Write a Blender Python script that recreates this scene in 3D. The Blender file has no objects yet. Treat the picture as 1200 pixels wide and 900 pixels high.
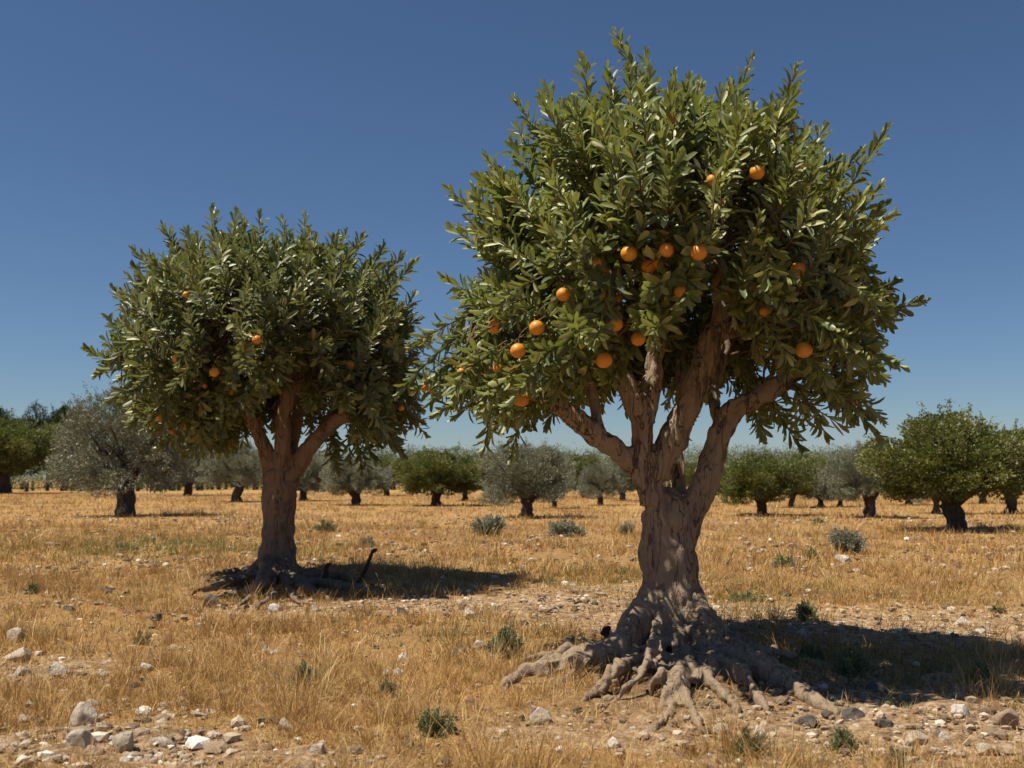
import bpy, math, random
import numpy as np
from mathutils import Vector, noise
R = math.radians
rng = np.random.default_rng(11)
random.seed(5)
C = bpy.context.scene.collection
SC = bpy.context.scene

# ------------------------------------------------------------------ camera
H = 1.2; F = 1200 * 35 / 36.0; PITCH = math.atan(110 / F)
cp, sp = math.cos(PITCH), math.sin(PITCH)
cam = bpy.data.objects.new('camera', bpy.data.cameras.new('camera')); C.objects.link(cam)
cam.location = (0, 0, H); cam.rotation_euler = (R(90) + PITCH, 0, 0)
cam.data.lens = 35; cam.data.sensor_width = 36; cam.data.clip_end = 3000
cam.data.dof.use_dof = True; cam.data.dof.focus_distance = 7.0; cam.data.dof.aperture_fstop = 3.2
SC.camera = cam

def ray(px, py):
    u = (px - 600) / F; v = -(py - 450) / F
    return np.array([u, cp - v * sp, sp + v * cp])
def P(px, py, Y):                      # point of the place seen at a photo position, Y metres ahead
    d = ray(px, py); t = Y / d[1]
    return np.array([d[0] * t, Y, H + d[2] * t])
def G(px, py, z=0.0):                  # where that line of sight meets height z
    d = ray(px, py); t = (z - H) / d[2]
    return np.array([d[0] * t, d[1] * t, z])
def proj(p):
    p = np.atleast_2d(p); x = p[:, 0]; y = p[:, 1]; z = p[:, 2] - H
    f = y * cp + z * sp; u = x / f; v = (-y * sp + z * cp) / f
    return np.stack([600 + u * F, 450 - v * F], 1)

# ------------------------------------------------------------------ helpers
def tag(o, label=None, cat=None, group=None, kind=None):
    if label: o['label'] = label
    if cat: o['category'] = cat
    if group: o['group'] = group
    if kind: o['kind'] = kind
    return o
def empty(name, loc, label=None, cat=None, group=None, rz=0, s=1):
    o = bpy.data.objects.new(name, None); C.objects.link(o)
    o.location = loc; o.rotation_euler = (0, 0, rz); o.empty_display_size = .2
    o.scale = (s, s, s) if not hasattr(s, '__len__') else s
    return tag(o, label, cat, group)
def mesh(name, v, faces, mat, parent=None, attrs=None, smooth=True, origin=None):
    """v (n,3); faces: list of int arrays, each (m,3) or (m,4)"""
    v = np.asarray(v, dtype=np.float32)
    if origin is not None: v = v - np.asarray(origin, dtype=np.float32)
    me = bpy.data.meshes.new(name)
    me.vertices.add(len(v)); me.vertices.foreach_set('co', v.ravel())
    faces = [np.asarray(f, dtype=np.int32) for f in faces if len(f)]
    loops = np.concatenate([f.ravel() for f in faces])
    tot = np.concatenate([np.full(len(f), f.shape[1], dtype=np.int32) for f in faces])
    st = np.concatenate([[0], np.cumsum(tot)[:-1]]).astype(np.int32)
    me.loops.add(len(loops)); me.loops.foreach_set('vertex_index', loops)
    me.polygons.add(len(tot)); me.polygons.foreach_set('loop_start', st); me.polygons.foreach_set('loop_total', tot)
    me.update(calc_edges=True)
    me.polygons.foreach_set('use_smooth', np.full(len(tot), smooth, dtype=bool))
    for k, a in (attrs or {}).items():
        at = me.attributes.new(k, 'FLOAT', 'POINT'); at.data.foreach_set('value', np.asarray(a, dtype=np.float32))
    me.materials.append(mat)
    o = bpy.data.objects.new(name, me); C.objects.link(o)
    if parent: o.parent = parent
    return o
def nz(a): return a / (np.linalg.norm(a, axis=-1, keepdims=True) + 1e-9)
def vnoise(x, y, s, seed=0.0):
    return np.array([noise.noise(Vector((a * s + seed, b * s - seed, seed * .37))) for a, b in zip(np.ravel(x), np.ravel(y))])
def lerp_poly(pts, x):
    pts = np.array(pts, float); return np.interp(x, pts[:, 0], pts[:, 1])

def catmull(pts, n=5):
    pts = [np.asarray(p, float) for p in pts]
    if len(pts) < 3:
        return [pts[0] + (pts[-1] - pts[0]) * k / n for k in range(n + 1)]
    q = [2 * pts[0] - pts[1]] + pts + [2 * pts[-1] - pts[-2]]; out = []
    for i in range(1, len(q) - 2):
        for k in range(n):
            t = k / n; a, b, c, d = q[i - 1], q[i], q[i + 1], q[i + 2]
            out.append(.5 * ((2 * b) + (c - a) * t + (2 * a - 5 * b + 4 * c - d) * t * t + (3 * b - a - 3 * c + d) * t ** 3))
    out.append(q[-2]); return out

class Tubes:
    def __init__(s): s.v = []; s.q = []; s.t = []; s.n = 0
    def add(s, pts, rad, seg=10, ex=None, lump=0.0, seed=0.):
        """pts (k,3), rad (k)"""
        pts = np.asarray(pts, float); rad = np.asarray(rad, float)
        k = len(pts); tan = nz(np.gradient(pts, axis=0))
        up = np.array([0, 0, 1.]) if abs(tan[0][2]) < .9 else np.array([1., 0, 0])
        a = nz(np.cross(tan[0], up)); rings = []
        for i in range(k):
            a = nz(a - tan[i] * np.dot(a, tan[i])); b = np.cross(tan[i], a)
            th = np.arange(seg) * 2 * np.pi / seg
            r = np.full(seg, rad[i])
            if lump:
                r = r * (1 + lump * np.array([noise.noise(Vector((math.cos(t) * 1.3 + seed, math.sin(t) * 1.3, i * .35 + seed))) for t in th]))
            rings.append(pts[i] + (np.cos(th) * r)[:, None] * a + (np.sin(th) * r)[:, None] * b)
        base = s.n
        s.v.append(np.concatenate(rings)); s.v.append(pts[[0, -1]] + np.array([-tan[0] * rad[0] * .3, tan[-1] * rad[-1] * .5]))
        i = np.arange(k - 1)[:, None] * seg; j = np.arange(seg)[None, :]; j2 = (j + 1) % seg
        s.q.append(np.stack([i + j, i + j2, i + seg + j2, i + seg + j], -1).reshape(-1, 4) + base)
        j = np.arange(seg); j2 = (j + 1) % seg; c0 = k * seg
        s.t.append(np.stack([j2, j, np.full(seg, c0)], 1) + base)
        s.t.append(np.stack([j + (k - 1) * seg, j2 + (k - 1) * seg, np.full(seg, c0 + 1)], 1) + base)
        s.n += k * seg + 2
    def arrays(s): return np.concatenate(s.v), [np.concatenate(s.q), np.concatenate(s.t)]

# ------------------------------------------------------------------ materials
def newmat(name, rough=.8, spec=.3):
    m = bpy.data.materials.new(name); m.use_nodes = True; nt = m.node_tree
    b = nt.nodes['Principled BSDF']; b.inputs['Roughness'].default_value = rough
    b.inputs['Specular IOR Level'].default_value = spec
    return m, nt, b
def nd(nt, t, **kw):
    n = nt.nodes.new(t)
    for k, v in kw.items():
        if k in n.inputs: n.inputs[k].default_value = v
        else: setattr(n, k, v)
    return n
def ramp(nt, fac, stops):
    r = nd(nt, 'ShaderNodeValToRGB'); cr = r.color_ramp
    while len(cr.elements) < len(stops): cr.elements.new(.5)
    for e, (p, c) in zip(cr.elements, stops): e.position = p; e.color = (*c, 1)
    nt.links.new(fac, r.inputs[0]); return r.outputs[0]
def mixc(nt, fac, a, b, mode='MIX'):
    m = nd(nt, 'ShaderNodeMix', data_type='RGBA', blend_type=mode)
    for s, x in ((0, fac), (6, a), (7, b)):
        if hasattr(x, 'links'): nt.links.new(x, m.inputs[s])
        elif isinstance(x, (int, float)): m.inputs[s].default_value = x
        else: m.inputs[s].default_value = (*x, 1)
    return m.outputs[2]
def tex(nt, scale, detail=4, rough=.6, stretch=None, coord='Object', dist=0.):
    tc = nd(nt, 'ShaderNodeTexCoord'); mp = nd(nt, 'ShaderNodeMapping')
    nt.links.new(tc.outputs[coord], mp.inputs[0])
    if stretch: mp.inputs['Scale'].default_value = stretch
    n = nd(nt, 'ShaderNodeTexNoise', Scale=scale, Detail=detail, Roughness=rough, Distortion=dist)
    nt.links.new(mp.outputs[0], n.inputs['Vector']); return n.outputs['Fac'], mp.outputs[0]
def bump(nt, b, h, strength=.5, dist=.02):
    n = nd(nt, 'ShaderNodeBump', Strength=strength, Distance=dist)
    nt.links.new(h, n.inputs['Height']); nt.links.new(n.outputs[0], b.inputs['Normal'])
def math_(nt, op, a, b=None, clamp=False):
    m = nd(nt, 'ShaderNodeMath', operation=op, use_clamp=clamp)
    for i, x in enumerate((a, b)):
        if x is None: continue
        if hasattr(x, 'links'): nt.links.new(x, m.inputs[i])
        else: m.inputs[i].default_value = x
    return m.outputs[0]

def leaf_mat(name, stops, transl=.25, tcol=(.16, .2, .04), rough=.42, spec=.4, tint=None):
    m, nt, b = newmat(name, rough, spec)
    at = nd(nt, 'ShaderNodeAttribute', attribute_name='rnd')
    col = ramp(nt, at.outputs['Fac'], stops)
    f, _ = tex(nt, 30, 3); col = mixc(nt, math_(nt, 'MULTIPLY', f, .5), col, (.02, .03, .012))
    nt.links.new(col, b.inputs['Base Color'])
    tr = nd(nt, 'ShaderNodeBsdfTranslucent'); tr.inputs[0].default_value = (*tcol, 1)
    mx = nd(nt, 'ShaderNodeMixShader'); mx.inputs[0].default_value = transl
    nt.links.new(b.outputs[0], mx.inputs[1]); nt.links.new(tr.outputs[0], mx.inputs[2])
    nt.links.new(mx.outputs[0], nt.nodes['Material Output'].inputs[0]); return m
M = {}
M['leaf'] = leaf_mat('fruit_tree_leaf', [(0, (.07, .09, .042)), (.2, (.15, .185, .08)), (.45, (.28, .32, .125)), (.75, (.50, .51, .20)), (.95, (.56, .50, .16)), (1, (.33, .17, .05))], .26, (.28, .32, .06), .42, .45)
M['leaf_far'] = leaf_mat('second_tree_leaf', [(0, (.075, .09, .045)), (.25, (.165, .19, .085)), (.5, (.27, .295, .13)), (.85, (.45, .45, .20)), (1, (.29, .16, .05))], .24, (.24, .27, .06), .42, .45)
M['olive_leaf'] = leaf_mat('olive_leaf', [(0, (.12, .135, .095)), (.5, (.27, .285, .20)), (1, (.46, .47, .34))], .15, (.14, .15, .08), .5)
M['green_leaf'] = leaf_mat('broad_green_leaf', [(0, (.075, .095, .026)), (.5, (.175, .195, .06)), (1, (.34, .33, .12))], .22, (.16, .2, .03), .5)
M['wood_leaf'] = leaf_mat('far_wood_leaf', [(0, (.06, .08, .03)), (.5, (.14, .165, .06)), (1, (.28, .30, .15))], .18, (.14, .17, .04), .55)
M['dark_leaf'] = leaf_mat('dark_conifer_leaf', [(0, (.025, .045, .014)), (.5, (.045, .07, .02)), (1, (.08, .11, .03))], .12, (.08, .12, .02), .55)
M['shrub_grey'] = leaf_mat('grey_shrub_leaf', [(0, (.13, .145, .10)), (.5, (.27, .28, .20)), (1, (.42, .42, .32))], .15, (.15, .16, .1), .6)
M['shrub_green'] = leaf_mat('green_weed_leaf', [(0, (.10, .12, .055)), (.5, (.21, .23, .11)), (1, (.40, .37, .2))], .2, (.16, .2, .05), .55)
M['straw'] = leaf_mat('dry_straw', [(0, (.18, .09, .032)), (.3, (.46, .25, .085)), (.7, (.72, .455, .17)), (1, (.88, .69, .38))], .14, (.5, .30, .11), .6, .2)
M['grass_green'] = leaf_mat('green_grass', [(0, (.10, .135, .035)), (.6, (.19, .23, .06)), (1, (.34, .34, .12))], .3, (.2, .22, .05), .6, .2)

def bark_mat(name, c1, c2, crack, k=1.0, crack_amt=1.0, foot=None):
    m, nt, b = newmat(name, .85, .2)
    f1, _ = tex(nt, 3.2 * k, 5, .6); f2, _ = tex(nt, 22 * k, 6, .7)
    col = mixc(nt, f1, c1, c2)
    col = mixc(nt, math_(nt, 'MULTIPLY', f2, .55), col, tuple(x * .45 for x in c1))
    if foot:
        tc0 = nd(nt, 'ShaderNodeTexCoord'); sx = nd(nt, 'ShaderNodeSeparateXYZ'); nt.links.new(tc0.outputs['Object'], sx.inputs[0])
        mr = nd(nt, 'ShaderNodeMapRange'); mr.inputs['From Min'].default_value = .95; mr.inputs['From Max'].default_value = .1
        nt.links.new(math_(nt, 'ADD', sx.outputs['Z'], math_(nt, 'MULTIPLY', math_(nt, 'SUBTRACT', f1, .5), 1.0)), mr.inputs['Value'])
        col = mixc(nt, mr.outputs[0], col, mixc(nt, f2, foot, tuple(x * .5 for x in foot)))
    # wavering, broken vertical fissures and scattered dark knots
    g1, _ = tex(nt, 9 * k, 4, .6, (1, 1, .10), dist=.25); g2, _ = tex(nt, 2.6 * k, 3, .6, (1, 1, .6)); g3, _ = tex(nt, 20 * k, 3, .6, (1, 1, .16), dist=.2)
    def ridge(g, wd, gate, lo, hi):
        mr_ = nd(nt, 'ShaderNodeMapRange'); mr_.inputs['From Max'].default_value = wd; mr_.inputs['To Min'].default_value = 1; mr_.inputs['To Max'].default_value = 0
        nt.links.new(math_(nt, 'ABSOLUTE', math_(nt, 'SUBTRACT', g, .5)), mr_.inputs['Value'])
        ga_ = nd(nt, 'ShaderNodeMapRange'); ga_.inputs['From Min'].default_value = lo; ga_.inputs['From Max'].default_value = hi; nt.links.new(gate, ga_.inputs['Value'])
        return math_(nt, 'MULTIPLY', mr_.outputs[0], ga_.outputs[0])
    c1_ = ridge(g1, .022, g2, .50, .62); c2_ = ridge(g3, .028, g1, .50, .60)
    vo = nd(nt, 'ShaderNodeTexVoronoi', Scale=6 * k); tc = nd(nt, 'ShaderNodeTexCoord'); wv = nd(nt, 'ShaderNodeTexNoise', Scale=22 * k, Detail=3); nt.links.new(tc.outputs['Object'], wv.inputs['Vector'])
    vm = nd(nt, 'ShaderNodeVectorMath', operation='MULTIPLY_ADD'); vm.inputs[1].default_value = (.11, .11, .16); nt.links.new(wv.outputs['Color'], vm.inputs[0]); nt.links.new(tc.outputs['Object'], vm.inputs[2]); nt.links.new(vm.outputs[0], vo.inputs['Vector'])
    kn = nd(nt, 'ShaderNodeMapRange'); kn.inputs['From Min'].default_value = .06; kn.inputs['From Max'].default_value = .15; kn.inputs['To Min'].default_value = .8; kn.inputs['To Max'].default_value = 0
    nt.links.new(vo.outputs['Distance'], kn.inputs['Value'])
    cm = math_(nt, 'MAXIMUM', math_(nt, 'MAXIMUM', c1_, math_(nt, 'MULTIPLY', c2_, .7)), kn.outputs[0]); cm = math_(nt, 'MULTIPLY', cm, crack_amt, True)
    f6, _ = tex(nt, 34 * k, 5, .7, (1, 1, .3)); f2 = math_(nt, 'ADD', math_(nt, 'MULTIPLY', f2, .5), math_(nt, 'MULTIPLY', f6, .6))
    if foot: cm = math_(nt, 'MULTIPLY', cm, math_(nt, 'SUBTRACT', 1.0, math_(nt, 'MULTIPLY', mr.outputs[0], .8)))
    col = mixc(nt, cm, col, crack)
    nt.links.new(col, b.inputs['Base Color'])
    h = math_(nt, 'SUBTRACT', math_(nt, 'MULTIPLY', f2, .8), math_(nt, 'MULTIPLY', cm, 1.6))
    bump(nt, b, h, 1., .035); return m
M['bark'] = bark_mat('fruit_tree_bark', (.44, .335, .245), (.24, .175, .125), (.06, .038, .026), 1, .8, (.40, .30, .205))
M['bark2'] = bark_mat('second_tree_bark', (.34, .235, .17), (.23, .155, .11), (.05, .03, .02), .8, .6, (.26, .19, .135))
M['root'] = bark_mat('root_bark', (.34, .285, .22), (.24, .185, .135), (.06, .04, .03), 2.2, .7)
M['root2'] = bark_mat('dark_root_bark', (.19, .15, .115), (.10, .075, .055), (.03, .02, .015), 1.8, .8)
M['twig'] = bark_mat('twig_bark', (.25, .175, .10), (.18, .13, .075), (.1, .06, .03), 3, .3)
M['olive_bark'] = bark_mat('olive_bark', (.13, .105, .085), (.07, .055, .042), (.02, .015, .01), 1.4, 1)
M['dead'] = bark_mat('dead_wood', (.12, .085, .06), (.07, .05, .035), (.02, .015, .01), 4, 1)

m, nt, b = newmat('orange_peel', .42, .45)
f, _ = tex(nt, 5, 3); at = nd(nt, 'ShaderNodeObjectInfo')
col = mixc(nt, at.outputs['Random'], (.66, .27, .02), (.60, .20, .012)); col = mixc(nt, math_(nt, 'MULTIPLY', f, .5), col, (.62, .27, .03))
nt.links.new(col, b.inputs['Base Color']); b.inputs['Subsurface Weight'].default_value = .08; b.inputs['Subsurface Radius'].default_value = (.02, .008, .003)
f2, _ = tex(nt, 160, 2); bump(nt, b, f2, .35, .004); M['fruit'] = m

def stone_mat(name, c1, c2, k=1.):
    m, nt, b = newmat(name, .9, .15); soil = (.34, .23, .14)
    f, _ = tex(nt, 9 * k, 6, .65); f2, _ = tex(nt, 45 * k, 5, .7)
    oi = nd(nt, 'ShaderNodeObjectInfo')
    col = ramp(nt, f, [(.3, c1), (.7, c2)])
    col = mixc(nt, math_(nt, 'MULTIPLY', f2, .5), col, tuple(x * .5 for x in c1))
    f3, _ = tex(nt, 5 * k, 4, .7); col = mixc(nt, ramp(nt, f3, [(.5, (0, 0, 0)), (.72, (.8, .8, .8))]), col, soil)
    nt.links.new(col, b.inputs['Base Color']); bump(nt, b, f2, .9, .03); return m
M['limestone'] = stone_mat('pale_limestone', (.52, .44, .35), (.70, .63, .52))
M['white_stone'] = stone_mat('white_limestone', (.66, .60, .53), (.82, .78, .72))
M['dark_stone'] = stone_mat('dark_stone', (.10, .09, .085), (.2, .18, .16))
M['tan_stone'] = stone_mat('pinkish_stone', (.44, .31, .22), (.56, .43, .32))

m, nt, b = newmat('pebble_mix', .9, .15)
at = nd(nt, 'ShaderNodeAttribute', attribute_name='rnd')
col = ramp(nt, at.outputs['Fac'], [(0, (.06, .05, .042)), (.24, (.20, .145, .10)), (.5, (.38, .28, .195)), (.8, (.58, .48, .37)), (1, (.88, .83, .75))])
f, _ = tex(nt, 60, 4); col = mixc(nt, math_(nt, 'MULTIPLY', f, .4), col, (.2, .15, .1))
nt.links.new(col, b.inputs['Base Color']); bump(nt, b, f, .6, .01); M['pebble'] = m

# ground: dry straw litter over brown soil, pale stony soil where bare
m, nt, b = newmat('dry_field', .95, .1)
f1, _ = tex(nt, .9, 6, .65); f2, _ = tex(nt, 14, 6, .75); f3, _ = tex(nt, 55, 5, .8, (1, 1, 1), dist=1.5); f4, _ = tex(nt, .14, 4, .6)
litter = ramp(nt, f3, [(.32, (.07, .04, .02)), (.46, (.26, .145, .055)), (.57, (.52, .32, .125)), (.7, (.76, .53, .23))])
litter = mixc(nt, ramp(nt, f1, [(.36, (0, 0, 0)), (.62, (.75, .75, .75))]), litter, mixc(nt, ramp(nt, f2, [(.35, (0, 0, 0)), (.65, (1, 1, 1))]), (.10, .06, .03), (.42, .27, .13)))
litter = mixc(nt, ramp(nt, f4, [(.4, (0, 0, 0)), (.62, (.6, .6, .6))]), litter, mixc(nt, f2, (.22, .12, .04), (.70, .43, .16)))
soil = ramp(nt, f2, [(.34, (.12, .07, .038)), (.47, (.31, .20, .115)), (.56, (.49, .345, .21)), (.72, (.69, .53, .36))])
at = nd(nt, 'ShaderNodeAttribute', attribute_name='bare')
e = math_(nt, 'ADD', at.outputs['Fac'], math_(nt, 'MULTIPLY', math_(nt, 'SUBTRACT', f2, .5), .9))
e = ramp(nt, e, [(.38, (0, 0, 0)), (.6, (1, 1, 1))])
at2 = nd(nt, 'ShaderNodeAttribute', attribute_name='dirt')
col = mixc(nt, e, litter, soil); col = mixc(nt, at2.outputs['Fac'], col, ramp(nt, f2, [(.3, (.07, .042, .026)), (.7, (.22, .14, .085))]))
nt.links.new(col, b.inputs['Base Color'])
bump(nt, b, math_(nt, 'ADD', f2, math_(nt, 'MULTIPLY', f3, .5)), .8, .04); M['ground'] = m

# ------------------------------------------------------------------ ground
Y0, Y1 = 6.6, 11.4                       # the two fruit trees
T0 = P(785, 745, Y0); T0[2] = 0; T1 = P(324, 680, Y1); T1[2] = 0
def blob(x, y, px, py, rx, ry):
    c = G(px, py); return np.exp(-(((x - c[0]) / rx) ** 2 + ((y - c[1]) / ry) ** 2))
BARE = [(150, 875, .75, .45, .85), (30, 785, .8, .7, .75), (330, 895, .5, .3, .55), (1130, 870, .75, .45, 1.1), (920, 738, 2.2, .55, .85), (1150, 750, 1.6, .7, .7),
        (640, 712, 1.9, .8, .85), (480, 712, 1.6, .6, .65), (1000, 800, 1.2, .7, .9), (1060, 840, .9, .6, .8), (620, 850, .5, .5, .5), (790, 830, .6, .6, .45), (860, 870, .6, .4, .4),
        (90, 665, 2.5, 1., .45), (1120, 720, 3, 1.2, .5), (700, 690, 1.6, .8, .6), (190, 710, 1.4, .6, .4), (420, 760, .9, .5, .35)]
def bare(x, y):
    s = 0
    for px, py, rx, ry, a in BARE: s = s + a * blob(x, y, px, py, rx, ry)
    return np.minimum(s, 1.2)
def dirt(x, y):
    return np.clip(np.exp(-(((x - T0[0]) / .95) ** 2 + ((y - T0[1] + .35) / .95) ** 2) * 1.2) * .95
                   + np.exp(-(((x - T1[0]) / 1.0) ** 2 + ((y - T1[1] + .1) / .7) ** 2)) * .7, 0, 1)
def hgt(x, y):
    x = np.asarray(x, float); y = np.asarray(y, float)
    h = .035 * np.sin(x * .9 + 1.3) * np.cos(y * .7) + .02 * np.sin(x * 2.3 + y * 1.9) + .012 * np.sin(x * 5.1 - y * 4.3)
    h = h + .13 * np.exp(-(((x - T0[0]) / .75) ** 2 + ((y - T0[1] + .15) / .8) ** 2))
    h = h + .08 * np.exp(-(((x - T1[0]) / .9) ** 2 + ((y - T1[1]) / .8) ** 2))
    h = h * np.clip((60 - y) / 40, 0.15, 1)
    return h
ux = np.concatenate([-np.geomspace(600, 9, 40), np.arange(-8.9, 8.95, .07), np.geomspace(9, 600, 40)])
uy = np.concatenate([[-300, -80, -20, -6, 0, 1.5], np.arange(2.4, 14, .07), np.geomspace(14.05, 900, 110)])
gx, gy = np.meshgrid(ux, uy); gz = hgt(gx, gy)
near = (np.abs(gx) < 9) & (gy > 2) & (gy < 14.5)
fine = np.zeros(gx.shape); fine[near] = .034 * vnoise(gx[near], gy[near], 5., 3.) + .014 * vnoise(gx[near], gy[near], 13., 8.)
gz = gz + fine
nxx, nyy = len(ux), len(uy)
ii, jj = np.meshgrid(np.arange(nyy - 1), np.arange(nxx - 1), indexing='ij'); a = (ii * nxx + jj).ravel()
quads = np.stack([a, a + 1, a + nxx + 1, a + nxx], 1)
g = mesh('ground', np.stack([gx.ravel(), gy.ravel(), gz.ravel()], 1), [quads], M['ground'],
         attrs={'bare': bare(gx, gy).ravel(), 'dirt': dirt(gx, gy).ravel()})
tag(g, kind='structure')
def ga(px, py):
    """photo position -> ground point with its real height"""
    z = 0.
    for _ in range(4):
        p = G(px, py, z); z = float(hgt(p[0], p[1]))
    return G(px, py, z)

# ------------------------------------------------------------------ leaves
LT = np.array([0, .32, .32, .32, .66, .66, .66, .88, .88, .88, 1.])           # along
LW = np.array([0, -.62, 0, .62, -1, 0, 1, -.72, 0, .72, 0]) * .5               # across
LF = np.array([0, .22, 0, .22, .3, 0, .3, .2, 0, .2, 0])                        # fold
LTRI = np.array([[0, 2, 1], [0, 3, 2], [7, 8, 10], [8, 9, 10]]); LQ = np.array([[1, 2, 5, 4], [2, 3, 6, 5], [4, 5, 8, 7], [5, 6, 9, 8]])
def leaves(pos, d, n, L, W, curv, rnd):
    N = len(pos); d = nz(d); s = nz(np.cross(d, n)); n = np.cross(s, d)
    t = LT[None, :, None]; L_ = L[:, None, None]; W_ = W[:, None, None]
    v = pos[:, None] + d[:, None] * t * L_ + s[:, None] * LW[None, :, None] * W_ + n[:, None] * (LF[None, :, None] * W_ - curv[:, None, None] * L_ * t ** 2)
    o = (np.arange(N) * 11)[:, None, None]
    return v.reshape(-1, 3), (LQ[None] + o).reshape(-1, 4), (LTRI[None] + o).reshape(-1, 3), np.repeat(rnd, 11)
def small_leaves(pos, d, n, L, W, rnd):                                        # four-sided leaf, folded on its midrib
    N = len(pos); d = nz(d); s = nz(np.cross(d, n))
    T = np.array([0, .5, 1, .5])[None, :, None]; S = np.array([0, .5, 0, -.5])[None, :, None]
    v = pos[:, None] + d[:, None] * T * L[:, None, None] + s[:, None] * S * W[:, None, None]
    return v.reshape(-1, 3), (np.array([[0, 1, 2, 3]])[None] + (np.arange(N) * 4)[:, None, None]).reshape(-1, 4), np.repeat(rnd, 4)
def rdir(n):
    return nz(rng.normal(size=(n, 3)))

# ------------------------------------------------------------------ trunk, limbs and roots grown together, then cut into parts
def woody(root, segs, voxel, parts_mat, seedz, amp):
    """segs: list of (kind, pts, rads). One skin over all of them, then split by nearest kind/limb."""
    T = Tubes(); lab_pts = []; lab_id = []
    for k, (kind, pts, rad) in enumerate(segs):
        q = np.array(catmull(pts, 6)); r = np.array([float(x) for x in catmull([np.array([x]) for x in rad], 6)])[:len(q)]
        T.add(q, r, 14, lump=.22, seed=k * 3.1 + seedz); lab_pts.append(np.c_[q, r]); lab_id += [k] * len(q)
    v, f = T.arrays()
    tmp = mesh('tmp', v, f, parts_mat['trunk'])
    md = tmp.modifiers.new('r', 'REMESH'); md.mode = 'VOXEL'; md.voxel_size = voxel
    sm = tmp.modifiers.new('s', 'SMOOTH'); sm.factor = .5; sm.iterations = 3
    dg = bpy.context.evaluated_depsgraph_get(); ev = tmp.evaluated_get(dg); me = bpy.data.meshes.new_from_object(ev)
    nv = len(me.vertices); co = np.empty(nv * 3); me.vertices.foreach_get('co', co); co = co.reshape(-1, 3)
    no = np.empty(nv * 3); me.vertices.foreach_get('normal', no); no = no.reshape(-1, 3)
    npoly = len(me.polygons); lv = np.empty(len(me.loops), dtype=np.int32); me.loops.foreach_get('vertex_index', lv)
    ls = np.empty(npoly, dtype=np.int32); me.polygons.foreach_get('loop_start', ls); lt = np.empty(npoly, dtype=np.int32); me.polygons.foreach_get('loop_total', lt)
    bpy.data.objects.remove(tmp)
    disp = np.empty(nv)
    for i, p in enumerate(co):
        a = noise.noise(Vector((p[0] * 3.5, p[1] * 3.5, p[2] * 1.6 + seedz)))
        b_ = noise.noise(Vector((p[0] * 14, p[1] * 14, p[2] * 5 + seedz)))
        c_ = noise.noise(Vector((p[0] * 34, p[1] * 34, p[2] * 16 + seedz)))
        low = 1. + .65 * min(1., max(0., (.5 - p[2]) / .3))
        disp[i] = amp * (a * 1.0 + b_ * .75 * low - .85 * math.exp(-(noise.noise(Vector((p[0] * 8, p[1] * 8, p[2] * 1.8 + 5 + seedz))) / .09) ** 2) + c_ * .4 * low)
    co = co + no * disp[:, None]
    LP = np.concatenate(lab_pts); LI = np.array(lab_id)
    quad = lv[ls[:, None] + np.arange(4)[None]] if (lt == 4).all() else None
    assert quad is not None
    fc = co[quad].mean(1); lab = np.empty(len(fc), dtype=int)
    for s in range(0, len(fc), 4000):
        dd = np.linalg.norm(fc[s:s + 4000, None] - LP[None, :, :3], axis=2) - LP[None, :, 3]
        lab[s:s + 4000] = LI[dd.argmin(1)]
    kinds = [s[0] for s in segs]; groups = {}
    uk = {k: i for i, k in enumerate(dict.fromkeys(kinds))}; gl = np.array([uk[k] for k in kinds])[lab]
    ed = np.sort(np.concatenate([quad[:, [0, 1]], quad[:, [1, 2]], quad[:, [2, 3]], quad[:, [3, 0]]]), 1); fid = np.tile(np.arange(len(quad)), 4)
    o_ = np.lexsort((ed[:, 1], ed[:, 0])); ed, fid = ed[o_], fid[o_]; m_ = (ed[1:] == ed[:-1]).all(1); A, B = fid[:-1][m_], fid[1:][m_]
    for _ in range(4):                                             # every part in one piece
        comp = np.arange(len(quad)); same = gl[A] == gl[B]; a_, b_ = A[same], B[same]
        while True:
            mn = np.minimum(comp[a_], comp[b_]); c2 = comp.copy(); np.minimum.at(c2, a_, mn); np.minimum.at(c2, b_, mn); c2 = c2[c2]
            if (c2 == comp).all(): break
            comp = c2
        uc, ic, cc = np.unique(comp, return_inverse=True, return_counts=True); best = {}
        for ci in range(len(uc)): 
            g_ = gl[uc[ci]]
            if g_ not in best or cc[ci] > cc[best[g_]]: best[g_] = ci
        bad = ~np.isin(ic, list(best.values()))
        if not bad.any(): break
        for ci in np.unique(ic[bad]):
            nb = np.concatenate([gl[B[(ic[A] == ci) & (ic[B] != ci)]], gl[A[(ic[B] == ci) & (ic[A] != ci)]]])
            if len(nb): gl[ic == ci] = np.bincount(nb).argmax()
    groups = uk
    # vertex normals of the whole skin so that no seam shows between parts
    fn = np.cross(co[quad[:, 2]] - co[quad[:, 0]], co[quad[:, 3]] - co[quad[:, 1]]); vn = np.zeros_like(co)
    for j in range(4): np.add.at(vn, quad[:, j], fn)
    vn = nz(vn); outs = []
    for kd, ids in groups.items():
        sel = quad[gl == ids]
        if len(sel) < 8: continue
        u, inv = np.unique(sel, return_inverse=True)
        nm = kd.split('#')[0]
        o = mesh(nm, co[u], [inv.reshape(-1, 4)], parts_mat[nm], root, origin=root.location)
        o.data.normals_split_custom_set_from_vertices(vn[u].tolist()); outs.append(o)
    return outs

def inpoly(pt, poly):
    x, y = pt[:, 0], pt[:, 1]; r = np.zeros(len(pt), bool); n = len(poly); j = n - 1
    for i in range(n):
        xi, yi = poly[i]; xj, yj = poly[j]
        c = ((yi > y) != (yj > y)) & (x < (xj - xi) * (y - yi) / (yj - yi + 1e-12) + xi); r ^= c; j = i
    return r

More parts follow.
